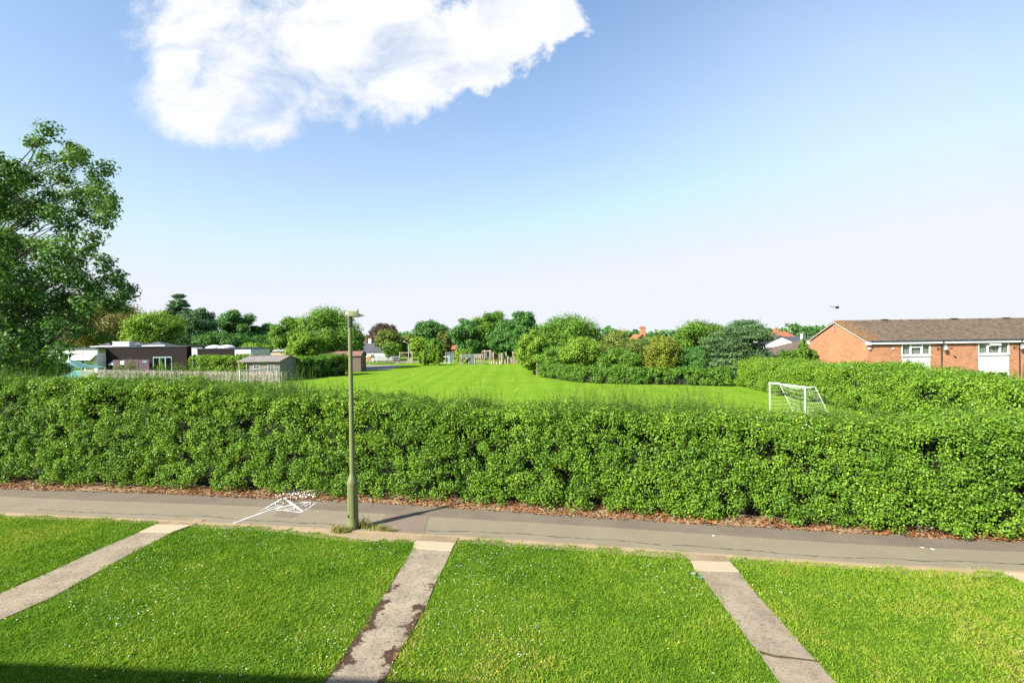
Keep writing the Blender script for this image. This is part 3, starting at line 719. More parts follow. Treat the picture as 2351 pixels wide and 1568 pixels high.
def grass():
    r = np.random.default_rng(4)
    x, y = lawn_area(820000, r)
    n = len(x); hgt = (.024 + .028 * r.random(n)) * (.45 + 1.1 * fb(x, y, 1.5, 9) ** 1.2 + .55 * np.clip(fb(x, y, 4.5, 19) - .5, 0, 1) * 2)
    ang = r.random(n) * 2 * PI; wd = .005 + .0055 * r.random(n)
    lean = r.normal(size=(n, 2)) * .75 * hgt[:, None]
    b = np.stack([x, y, np.full(n, .004)], 1); sx = np.stack([np.cos(ang) * wd, np.sin(ang) * wd, np.zeros(n)], 1)
    tip = b + np.stack([lean[:, 0], lean[:, 1], hgt], 1)
    V = np.stack([b - sx, b + sx, tip], 1)
    dry = .27 + .70 * (fb(x, y, .55, 31) - .5) + .70 * (fb(x, y, 2.6, 41) - .5) + .40 * (fb(x, y, 8.0, 43) - .5)
    dry += .46 * np.clip((x - 2.5) / 4, 0, 1) * np.clip(1.35 - (y - 4) / 6, 0, 1)          # the sun-scorched plot on the right
    dry += .42 * np.clip(fb(x, y, .8, 51) - .50, 0, 1) * 2 * np.clip((9.0 - y) / 3, 0, 1) * (x > -2.5)
    dry += .35 * np.exp(-((x + .2) / .9) ** 2) * np.clip((8.6 - y) / 2, 0, 1)
    ex = np.interp(-y, [-gp(*c2(*p))[1] for p in ((1690, 400), (1600, 570), (1530, 750), (1440, 900), (1370, 1060), (1230, 1270), (1150, 1436))], [gp(*c2(*p))[0] for p in ((1690, 400), (1600, 570), (1530, 750), (1440, 900), (1370, 1060), (1230, 1270), (1150, 1436))])
    dry += .75 * np.exp(-((x - ex) / .16) ** 2) * np.clip((8.7 - y) / .6, 0, 1) * (fb(x, y, 3.0, 71) > .42)   # scorched fringe of the mossy path
    dry += .12 * (x < -9)
    dry += .06 * r.normal(size=n)
    return tag(poly_mesh('grass', V, 3, M['blade'], None, np.clip(dry * 1.15, 0, 1)), 'mown green grass of the front lawns between the concrete paths', 'grass', kind='stuff')
grass()
def daisies():
    r = np.random.default_rng(8)
    x, y = lawn_area(48000, r)
    dens = np.clip(fb(x, y, .7, 61) - .42, 0, 1) * 3.2 * (.2 + fb(x, y, 2.4, 62)) * np.where(x > 4.5, .22, 1.0) * np.where(x < -7, .8, 1)
    ok = r.random(len(x)) < dens * .48
    x, y = x[ok], y[ok]; n = len(x)
    c = np.stack([x, y, .055 + .03 * r.random(n)], 1); a = np.arange(6) / 6 * 2 * PI
    rad = (.0045 + .0065 * r.random(n) ** 1.5)[:, None, None]
    V = c[:, None, :] + np.stack([np.cos(a), np.sin(a), np.zeros(6)], 1)[None] * rad
    V[:, :, 2] += (r.normal(size=(n, 6)) * .003)
    tag(poly_mesh('clover_flowers', V, 6, plain('white_petal', (.55, .57, .48), .7, .1), None), 'tiny white clover and daisy heads dotted over the lawns', 'flowers', kind='stuff')
    x, y = lawn_area(600, r); ok = r.random(len(x)) < .22; x, y = x[ok], y[ok]; n = len(x)
    c = np.stack([x, y, .06 + .03 * r.random(n)], 1); V = c[:, None, :] + np.stack([np.cos(a), np.sin(a), np.zeros(6)], 1)[None] * .013
    tag(poly_mesh('buttercup_flowers', V, 6, plain('yellow_petal', (.75, .55, .03), .6, .1), None), 'sparse yellow buttercup heads among the lawn grass', 'flowers', kind='stuff')
daisies()

def litter():
    r = np.random.default_rng(15); n = 15000
    x = r.uniform(-24, 17, n); f0 = line_y(far, x); h0 = line_y(hfront, x)
    t = r.beta(1.3, 1.6, n) * 1.35 - .22; y = f0 + (h0 + .25 - f0) * t - .08 * (fb(x, x * 0, 1.3, 3) - .4)
    ok = r.random(n) < np.clip(.25 + 1.5 * fb(x, y, .8, 91), 0, 1) * np.where(x > 6, .75, 1); x, y = x[ok], y[ok]; n = len(x)
    c = np.stack([x, y, .016 + .05 * r.random(n) ** 2], 1)
    tag(poly_mesh('leaf_litter', leaf_faces(c, unit(rdir(n, r) * .7 + np.array([0, 0, 1])), .035 + .05 * r.random(n), .7, r), 4, LEAF['litter'], None), 'orange brown dead leaves lying along the foot of the big hedge', 'leaves', kind='stuff')
litter()

# window-reflected sunlight across the footpath, drawn as white strokes
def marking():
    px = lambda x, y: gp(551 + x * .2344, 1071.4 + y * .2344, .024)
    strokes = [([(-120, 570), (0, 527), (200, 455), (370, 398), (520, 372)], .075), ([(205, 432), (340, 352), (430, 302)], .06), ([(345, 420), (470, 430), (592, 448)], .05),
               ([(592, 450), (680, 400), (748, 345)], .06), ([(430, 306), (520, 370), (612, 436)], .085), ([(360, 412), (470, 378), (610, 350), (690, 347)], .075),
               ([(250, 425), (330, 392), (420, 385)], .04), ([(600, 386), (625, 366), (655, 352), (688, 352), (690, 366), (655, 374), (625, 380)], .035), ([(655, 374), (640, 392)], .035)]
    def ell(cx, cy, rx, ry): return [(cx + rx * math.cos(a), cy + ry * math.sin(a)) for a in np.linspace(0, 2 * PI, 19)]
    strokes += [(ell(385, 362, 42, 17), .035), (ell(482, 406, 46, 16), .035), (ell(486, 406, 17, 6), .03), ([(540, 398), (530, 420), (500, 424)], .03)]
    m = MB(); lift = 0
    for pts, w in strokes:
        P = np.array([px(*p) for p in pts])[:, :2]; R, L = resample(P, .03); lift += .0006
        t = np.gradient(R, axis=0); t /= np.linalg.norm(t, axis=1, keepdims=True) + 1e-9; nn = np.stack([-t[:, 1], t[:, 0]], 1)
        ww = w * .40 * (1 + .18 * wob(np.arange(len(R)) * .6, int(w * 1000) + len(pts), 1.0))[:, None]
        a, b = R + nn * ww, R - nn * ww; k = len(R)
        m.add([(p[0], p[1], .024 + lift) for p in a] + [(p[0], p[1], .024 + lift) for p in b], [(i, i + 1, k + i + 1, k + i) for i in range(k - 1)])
    return tag(m.build('reflected_light_pattern', M['spray']), 'diamond of reflected sunlight painted as white crossed lines and loops on the tarmac footpath', 'painted light')
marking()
def light_struck_litter():  # leaves whitened in colour where the reflected sunlight lands
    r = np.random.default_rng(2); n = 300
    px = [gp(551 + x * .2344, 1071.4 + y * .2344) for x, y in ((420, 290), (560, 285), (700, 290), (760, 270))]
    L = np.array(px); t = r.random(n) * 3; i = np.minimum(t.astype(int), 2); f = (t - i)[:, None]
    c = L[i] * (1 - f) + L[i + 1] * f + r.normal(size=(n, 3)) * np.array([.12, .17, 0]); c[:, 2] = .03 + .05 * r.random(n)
    tag(poly_mesh('light_struck_litter', leaf_faces(c, unit(rdir(n, r) * .6 + np.array([0, 0, 1])), .05, .7, r), 4, M['marking'], None), 'dead leaves painted white as reflected sunlight at the top of the diamond', 'leaves', kind='stuff')
light_struck_litter()

# weeds round the lamp's foot and litter on the ground
M['weed'] = leaf_mat('dry_weed', [(0, (.10, .15, .025)), (.5, (.25, .27, .06)), (1, (.46, .40, .15))], trans=.3)
def weed(x, y, w, h, n, seed, label):
    r = np.random.default_rng(seed); g = gp(x, y); t = thing('weed_tuft', label, 'weeds', g, 0, 'weed tufts by the lamp')
    a = r.random(n) * 2 * PI; rr = w * r.random(n) ** .7; b = np.stack([rr * np.cos(a) * 1.5, rr * np.sin(a) * .7, np.zeros(n)], 1)
    hh = h * (.4 + .7 * r.random(n)); tip = b + np.stack([r.normal(size=n) * .3 * hh, r.normal(size=n) * .3 * hh, hh], 1); s = np.stack([np.cos(a + 1.5) * .008, np.sin(a + 1.5) * .008, 0 * a], 1)
    k = n // 4; poly_mesh('foliage', np.concatenate([np.stack([b - s, b + s, tip + s * .15, tip - s * .15], 1), leaf_faces(tip[:k], rdir(k, r), .045, .4, r)]), 4, M['weed'], t)
weed(783, 1222, .16, .15, 300, 31, 'bushy green and straw weed tuft on the lawn side of the lamp foot')
weed(835, 1213, .12, .24, 150, 32, 'tall seeding weed tuft right against the lamp post foot')
weed(866, 1216, .18, .12, 200, 33, 'low straw coloured weed tuft in the lamp shadow')
weed(893, 1221, .12, .10, 110, 34, 'smallest weed tuft on the kerb, farthest from the lamp')

def twigs():
    for i, (x0, y0, x1, y1, lb) in enumerate(((846, 1143, 852, 1163, 'thin pale twig poking from the litter beside the lamp post'), (1316, 1166, 1340, 1182, 'longest bare twig lying over the litter onto the dark tarmac'), (1238, 1172, 1252, 1182, 'short bare twig at the litter edge near the lamp shadow tip'), (1985, 1226, 2010, 1220, 'crooked twig at the hedge foot by the white wrapper'))):
        a, b = gp(x0, y0), gp(x1, y1); c = (a + b) / 2; m = MB(); mid = (a + b) / 2 - c + np.array([.03, .02, .05])
        m.tube([a - c + np.array([0, 0, .08]), mid, b - c + np.array([0, 0, .03])], [.006, .008, .004], 5); m.tube([mid, mid + np.array([.09, .05, .04])], [.005, .002], 4)
        tag(m.build('fallen_twig', M['pale_bark'], None, loc=c), lb, 'twig', 'twigs in the leaf litter')
twigs()

# ================================================================== STREET LAMP
def street_lamp():
    b = gp(811, 1215); t = thing('street_lamp', 'sage green steel street lamp with a wide base beside the footpath', 'street lamp', b)
    m = MB(); m.lathe([(.118, -.1), (.118, 1.00), (.120, 1.03), (.121, 1.06), (.116, 1.09), (.085, 1.19), (.062, 1.26), (.060, 1.30)], 24); m.build('base_column', M['lamp_green'], t, smooth=True)
    m = MB(); m.lathe([(.058, 1.28), (.054, 2.5), (.047, 3.9), (.044, 4.62)], 20); m.build('pole', M['lamp_green'], t, smooth=True)
    m = MB(); m.lathe([(.056, 4.60), (.058, 4.66), (.058, 4.80), (.060, 4.84)], 20); m.build('collar', M['lamp_dark'], t, smooth=True)
    # access door in the base column
    d = MB(); n = 6
    for i in range(n):
        a0 = math.radians(-112 + 44 * i / n); a1 = math.radians(-112 + 44 * (i + 1) / n); R0, R1 = .117, .123
        d.add([(R1 * math.cos(a0), R1 * math.sin(a0), .30), (R1 * math.cos(a1), R1 * math.sin(a1), .30), (R1 * math.cos(a1), R1 * math.sin(a1), .92), (R1 * math.cos(a0), R1 * math.sin(a0), .92)], [(0, 1, 2, 3)])
    dr = d.build('access_door', M['lamp_green'], t)
    d = MB(); 
    for s in (-1, 1):
        a = math.radians(-90 + 23 * s); d.bar((.1235 * math.cos(a), .1235 * math.sin(a), .29), (.1235 * math.cos(a), .1235 * math.sin(a), .93), .006)
    d.build('door_gap', M['lamp_dark'], dr)
    a = math.radians(-125); MB().tube([(.112 * math.cos(a), .112 * math.sin(a), .34), (.150 * math.cos(a), .150 * math.sin(a), .34)], [.03, .026], 10).build('lock_boss', M['lamp_dark'], t, smooth=True)
    # lantern: a rounded wedge reaching out to the right over the path
    h = thing('lantern', None, None); h.parent = t; h.location = (0, 0, 4.84); h.rotation_euler = (0, 0, .12)
    S = [(-.098, .045, .066, .104), (-.055, .070, .026, .110), (-.02, .080, -.006, .112), (.10, .086, -.010, .110), (.135, .082, -.010, .100), (.20, .070, -.008, .062), (.27, .040, -.004, .026), (.29, .02, .0, .016)]
    m = MB(); ring = []
    for x, w, z0, z1 in S: ring += [(x, -w, z0), (x, w, z0), (x, w * .95, z0 + (z1 - z0) * .6), (x, w * .5, z1), (x, -w * .5, z1), (x, -w * .95, z0 + (z1 - z0) * .6)]
    fs = [(i * 6 + j, i * 6 + (j + 1) % 6, i * 6 + 6 + (j + 1) % 6, i * 6 + 6 + j) for i in range(len(S) - 1) for j in range(6)] + [tuple(range(6)), tuple(range(len(S) * 6 - 1, len(S) * 6 - 7, -1))]
    m.add(ring, fs).build('lamp_housing', M['lamp_green'], h, smooth=True)
    MB().box(.05, .22, -.055, .055, -.024, -.0105).build('lamp_lens', M['lens'], h)
    MB().lathe([(.020, .0), (.020, .045), (.014, .06), (.012, .085)], 10, (.175, 0, .075)).build('photocell', M['lamp_dark'], h)
    MB().tube([(.285, 0, .010), (.315, 0, .008)], [.014, .010], 8).build('hinge_tip', M['lamp_dark'], h)
    MB().tube([(-.092, 0, .085), (-.118, 0, .090)], [.030, .026], 8).build('rear_latch', M['lamp_dark'], h)
street_lamp()

# ================================================================== HEDGES
hl = resample(hfront, .5)[0]
def main_h(s):   # about 3.05 m at the left end falling to 2.45 m on the right
    L = resample(hfront, .25)[1]
    return np.interp(s / L, [0, .21, .32, .40, .47, .54, .62, .75, 1], [3.08, 3.04, 3.00, 2.78, 2.58, 2.40, 2.34, 2.24, 2.20]) + .07 * wob(s, 70, 1.4)
hedge('clipped_hedge', 'tall dense ivy-leaved hedge running the whole width behind the footpath', shift(hfront, -.14), main_h, 1.7, 'hedge', .048, 3500, 32, .19, 21, back=.12, shoots=6500, shoot_len=.80,
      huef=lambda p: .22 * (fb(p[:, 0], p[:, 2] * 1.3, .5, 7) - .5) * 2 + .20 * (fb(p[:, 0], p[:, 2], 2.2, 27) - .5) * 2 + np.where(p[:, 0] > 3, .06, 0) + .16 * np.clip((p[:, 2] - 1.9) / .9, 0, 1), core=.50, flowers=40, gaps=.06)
hedge('boundary_hedge', 'bushy unclipped hedge between the mown field and the brick terrace', [(16.0, 9.5), (18.2, 18), (18.8, 26), (18.6, 34), (19.2, 42.6), (20.6, 43.6)][::-1],
      lambda s: 1.86 + .34 * np.clip(s / 14, 0, 1) + .26 * wob(s, 5, .9), 3.6, 'bright', .082, 900, 6, .44, 33, back=.15, shoots=1100, shoot_len=.7, core=.75, flowers=24, gaps=.06,
      huef=lambda p: .14 * (fb(p[:, 0], p[:, 1], .3, 17) - .4) * 2 + .1)
hedge('field_hedge', 'low rounded clipped hedge curving along the edge of the mown field', [gp(1238, 866)[:2], gp(1290, 874)[:2], gp(1346, 880)[:2], gp(1450, 883)[:2], gp(1592, 885)[:2], gp(1672, 888)[:2]],
      lambda s: 1.32 + .06 * wob(s, 6, 1.4), 1.5, 'mid', .13, 400, 6, .36, 34, back=.1, core=.45)
hedge('garden_hedge', 'dark leafy hedge between the grey cabin and the red-roofed shed', [gp(690, 869)[:2], gp(740, 866)[:2], gp(806, 861)[:2]], lambda s: 2.35 + .2 * wob(s, 7, 1.2), 3.0, 'mid', .14, 380, 5, .42, 35, back=.15, core=.5)
pA, pB = dp(437, 850, 59.5), dp(566, 850, 57.8)
hedge('school_hedge', 'bright yellow-green clipped hedge behind the picket fence', [pA[:2], pB[:2]], lambda s: 2.62 + .12 * wob(s, 8, 1.2), 2.0, 'lime', .14, 420, 5, .40, 36, back=.15, core=.5)
pA, pB = dp(1790, 830, 50), dp(1865, 830, 48)
hedge('roadside_hedge', 'sunlit green hedge in front of the brown-roofed house', [pA[:2], pB[:2]], lambda s: 2.55 + .2 * wob(s, 9, 1.2), 2.0, 'mid', .14, 380, 5, .40, 37, back=.15, core=.5, hbase=0.0)

# ================================================================== TREES
# the big maple by the school, mostly outside the left edge
def big_tree():
    r = np.random.default_rng(77); Y = 21.0; K = Y / 33; c = dp(-60, 800, Y)
    t = thing('maple_tree', 'tall spreading maple towering over the flat-roofed school, cut by the picture edge', 'tree', (c[0], Y, 0))
    anchors = [(95, 330, 1.3), (165, 345, 1.1), (190, 355, .7), (230, 415, 1.2), (255, 470, 1.0), (200, 440, 1.5), (130, 400, 1.6), (60, 410, 1.7), (20, 370, 1.2), (-40, 400, 1.8), (225, 495, 1.3), (150, 480, 1.7), (90, 470, 1.8), (20, 480, 2.0),
               (-60, 500, 2.2), (170, 555, 1.5), (205, 575, 1.0), (110, 560, 1.8), (40, 570, 2.0), (-50, 590, 2.3), (180, 615, 1.6), (235, 625, 1.2), (270, 650, 1.2), (285, 672, .9), (130, 640, 2.0), (60, 650, 2.2), (-40, 670, 2.4), (220, 680, 1.6), (262, 700, 1.2),
               (150, 720, 1.9), (80, 730, 2.2), (0, 740, 2.3), (-80, 740, 2.4), (195, 745, 1.4), (60, 790, 1.9), (110, 775, 1.7), (-10, 810, 2.2), (40, 840, 1.5), (-60, 850, 2.0), (0, 870, 1.4)]
    cen = []; rad = []
    for x, y, q in anchors:
        for k in range(7):
            Yk = Y + K * r.uniform(-4.0, 4.0) * min(1, q / 1.6); p = dp(x + r.normal() * 24 * q / 1.6, y + r.normal() * 20 * q / 1.6, Yk)
            cen.append(p); rr = q * K * (.22 + .34 * r.random()); rad.append((rr * 1.15, rr * 1.15, rr * .85))
    for k in range(26):
        a = r.random() * 2 * PI; cen.append(np.array([c[0] - 2.4 + 3.6 * math.cos(a), Y + 3.6 * math.sin(a), r.uniform(4, 11)])); q = r.uniform(.6, 1.05); rad.append((q, q, q * .6))
    cen = np.array(cen) - np.array([c[0], Y, 0]); rad = np.array(rad)
    L, idx = clump_leaves(cen, rad, 66000, .115, up=.6, jitter=.75, inner=.1, r=r, asp=.8)
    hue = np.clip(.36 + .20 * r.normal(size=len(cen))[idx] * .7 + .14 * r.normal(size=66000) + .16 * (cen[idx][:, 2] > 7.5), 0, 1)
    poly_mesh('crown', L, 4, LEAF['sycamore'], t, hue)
    m = MB(); m.tube([(0, 0, -.2), (.1, 0, 1.5), (.2, .1, 3.5), (.15, .2, 6), (.35, 0, 9), (.4, .2, 11)], [.34, .28, .23, .17, .09, .03], 12)
    for q in range(0, len(cen), 3):
        e = cen[q]; z0 = max(1.4, e[2] - .7 - .42 * math.hypot(e[0], e[1])); s0 = np.array([.2, .1, z0]); mid = s0 + (e - s0) * .5 + np.array([0, 0, .15]) + r.normal(size=3) * .3
        m.tube([s0, mid, e, e + unit(e - mid) * rad[q][0] * .7], [.05, .024, .011, .004], 5)
    m.build('trunk', M['bark'], t, smooth=True)
big_tree()

T = tree
T('brown_tree', 'brownish ragged tree behind the school roof, beside the maple', 'tree', 170, 330, 700, 800, 84, 'brown', seed=1)
T('dark_tree', 'dark dense tree half hidden behind the maple', 'tree', 110, 300, 672, 800, 96, 'deep', seed=2)
T('willow_tree', 'rounded light green willow rising above the dark brick school block', 'tree', 298, 412, 716, 805, 80, 'lime', 'loose', seed=3)
T('pine_tree', 'tall ragged dark pine standing behind the light green willow', 'tree', 362, 462, 678, 800, 98, 'blue', 'cone', seed=4, zmin=2, clumps=60)
T('pine_tree', 'shorter broad dark pine touching the tall ragged one', 'tree', 420, 490, 706, 800, 96, 'blue', 'loose', seed=5)
T('oak_tree', 'dark round-headed oak standing tall behind the school', 'tree', 500, 592, 714, 815, 112, 'deep', seed=6, clumps=26)
T('oak_tree', 'smaller dark oak between two taller crowns', 'tree', 576, 640, 739, 815, 116, 'deep', seed=7, clumps=22)
T('dark_tree', 'low dark bushy tree above the school windows', 'tree', 455, 560, 764, 812, 94, 'deep', seed=8)
T('dark_tree', 'shaded dark green tree behind the beige building', 'tree', 560, 650, 768, 815, 100, 'deep', seed=38)
T('ash_tree', 'fresh mid green tree standing next to the huge rounded one, away from the lamp', 'tree', 622, 706, 727, 815, 90, 'mid', seed=9)
T('lime_tree', 'huge rounded two-tone tree partly crossed by the top of the lamp post', 'tree', 690, 826, 707, 835, 76, 'mid', seed=10, clumps=60)
T('lime_tree', 'yellow-green tree leaning in front of the huge rounded one', 'tree', 664, 738, 762, 838, 71, 'lime', seed=11)
T('ash_tree', 'small green tree tucked behind the lamp post', 'tree', 800, 836, 758, 815, 92, 'mid', seed=12)
T('copper_beech', 'purple-brown copper beech behind the slate-roofed house', 'tree', 846, 912, 744, 800, 140, 'copper', seed=13)
T('birch_tree', 'olive yellow birch over the end of the slate roof', 'tree', 862, 920, 757, 815, 112, 'olive', 'loose', seed=14)
T('small_tree', 'bright green bushy tree below the olive birch', 'tree', 880, 922, 786, 820, 106, 'mid', seed=15)
T('chestnut_tree', 'dark broad tree behind the bright bushes at the far end of the field', 'tree', 948, 1026, 731, 815, 122, 'deep', seed=16)
T('birch_tree', 'slender golden birch in front of the dark broad tree', 'tree', 1002, 1036, 757, 820, 116, 'olive', 'loose', seed=17, trunk='pale_bark')
T('small_tree', 'yellow-green bushy tree at the far end of the field', 'tree', 940, 985, 772, 822, 112, 'lime', seed=18)
T('small_tree', 'mid green bushy tree under the dark broad one', 'tree', 975, 1015, 778, 822, 110, 'mid', seed=19)
T('small_tree', 'pale bushy tree by the white lamp pole', 'tree', 922, 955, 768, 822, 114, 'olive', seed=39)
T('oak_tree', 'large spreading oak over the climbing frame', 'tree', 1034, 1112, 727, 818, 107, 'deep', seed=20, clumps=40)
T('oak_tree', 'tallest oak of the pair over the climbing frame', 'tree', 1080, 1172, 713, 815, 109, 'mid', seed=21, clumps=40)
T('dark_tree', 'dark upright tree behind the timber posts', 'tree', 1122, 1196, 738, 824, 100, 'deep', seed=22)
T('dark_tree', 'dark tree with a pointed leading shoot beside the lime green bush', 'tree', 1160, 1238, 713, 822, 98, 'deep', seed=23)
T('willow_shrub', 'feathery pale green shrub, the smaller of the two on the field edge', 'shrub', 962, 992, 806, 833, 86, 'lime', 'spray', seed=24)
T('willow_shrub', 'feathery pale green shrub, the larger of the two on the field edge', 'shrub', 990, 1016, 799, 833, 86, 'lime', 'spray', seed=25)
T('willow_shrub', 'light green shrub behind the ramp of the climbing frame', 'shrub', 1048, 1084, 803, 832, 92, 'lime', 'spray', seed=26)
# the shrubbery on the right half of the field
T('hazel_bush', 'green bush between the tall loose-topped tree and the olive brown one', 'shrub', 1352, 1424, 774, 868, 66, 'mid', seed=50)
T('hazel_bush', 'dark bush deep in the shrubbery behind the golden one', 'shrub', 1440, 1545, 776, 868, 65, 'deep', seed=51)
T('hazel_bush', 'dark low bush in the hollow behind the pale small tree', 'shrub', 1285, 1390, 806, 868, 62, 'deep', seed=52)
T('elder_bush', 'shaded green bush behind the lime green tip of the shrubbery', 'shrub', 1205, 1262, 790, 862, 64, 'mid', seed=53)
T('holly_tree', 'bright topped green tree between the dark glossy one and the cedar', 'tree', 1600, 1680, 742, 862, 60, 'mid', seed=54)
T('hawthorn_tree', 'bright lime green bush at the playground end of the field shrubbery', 'tree', 1190, 1262, 756, 858, 60, 'lime', seed=27)
T('cherry_tree', 'tall loose-topped tree in the middle of the field shrubbery', 'tree', 1238, 1372, 722, 835, 66, 'mid', 'loose', seed=28, clumps=70, twigs=10)
T('apple_tree', 'pale leaved small tree with bare grey stems showing', 'tree', 1290, 1384, 772, 868, 55, 'lime', 'loose', seed=29, trunk='pale_bark', twigs=14)
T('hazel_bush', 'green bush filling the gap behind the low hedge', 'shrub', 1236, 1312, 798, 868, 57, 'mid', seed=30)
T('thorn_tree', 'olive brown rounded tree beside the golden bush', 'tree', 1366, 1492, 762, 862, 60, 'olive', seed=31)
T('hazel_bush', 'green bush at the foot of the olive brown tree', 'shrub', 1372, 1470, 802, 872, 54, 'mid', seed=32)
T('golden_bush', 'golden green bush at the centre of the shrubbery', 'tree', 1478, 1562, 768, 866, 53, 'yellow', seed=33)
T('holly_tree', 'dark glossy green tree rising behind the golden bush', 'tree', 1540, 1660, 739, 862, 58, 'mid', seed=34, clumps=46)
T('hazel_bush', 'dark green bush between the golden bush and the cedar', 'shrub', 1545, 1640, 800, 872, 53, 'deep', seed=35)
T('cedar_tree', 'spreading grey-green cedar with layered boughs', 'tree', 1620, 1766, 735, 862, 52, 'cedar', 'cedar', seed=36, clumps=120, n=30000, size=.17)
T('yew_bush', 'shaded blue-green bush tucked under the outer boughs of the cedar', 'shrub', 1690, 1780, 808, 862, 51, 'blue', seed=37)
T('ivy_column', 'pole smothered in bright ivy beside the brick gable', 'shrub', 1834, 1856, 778, 838, 48, 'mid', 'spray', seed=40)
T('far_tree', 'small dark tree far off behind the brown roof', 'tree', 1828, 1862, 763, 790, 150, 'blue', seed=41)
T('far_tree', 'small grey-green tree far off in the gap beside the tall loose-topped one', 'tree', 1376, 1402, 760, 792, 140, 'blue', seed=42)
T('garden_bush', 'domed yellow-green bush in front of the beige building', 'shrub', 560, 618, 788, 824, 77, 'lime', seed=43)
T('maple_bush', 'leafy bush under the maple, cut by the picture edge', 'shrub', -60, 95, 800, 872, 30, 'mid', seed=44, size=.14)
T('elder_bush', 'dark bush at the foot of the maple by the fence', 'shrub', 20, 140, 822, 872, 36, 'deep', seed=45, size=.15)

T('tall_weed', 'tall feathery weeds before the long purple play board', 'weeds', 284, 312, 826, 856, 62.6, 'olive', 'spray', seed=60, size=.12, n=700)
T('tall_weed', 'spindly weeds at the teal doors of the school hall', 'weeds', 362, 378, 830, 856, 62.0, 'lime', 'spray', seed=61, size=.12, n=420)
T('tall_weed', 'spindly weeds against the dark brick beyond the teal doors', 'weeds', 396, 424, 832, 856, 61.4, 'olive', 'spray', seed=62, size=.12, n=420)
T('tall_weed', 'small weeds beside the square purple play board', 'weeds', 262, 282, 834, 856, 63.4, 'lime', 'spray', seed=63, size=.12, n=380)

def distant_wood():
    r = np.random.default_rng(60); n = 26000
    x = r.uniform(-190, 190, n); hh = 6.6 + 1.8 * wob(x, 3, .12) + 1.0 * wob(x, 4, .5)
    z = hh * r.random(n) ** .7; y = 165 + r.uniform(0, 8, n) + 4 * wob(x, 6, .2)
    V = leaf_faces(np.stack([x, y, z], 1), unit(rdir(n, r) + np.array([0, -.4, .5])), .9 + .5 * r.random(n), .7, r)
    tag(poly_mesh('distant_wood', V, 4, LEAF['deep'], None, np.clip(.5 + .2 * r.normal(size=n), 0, 1)), 'dark band of distant trees closing the view behind the field', 'wood', kind='stuff')
distant_wood()

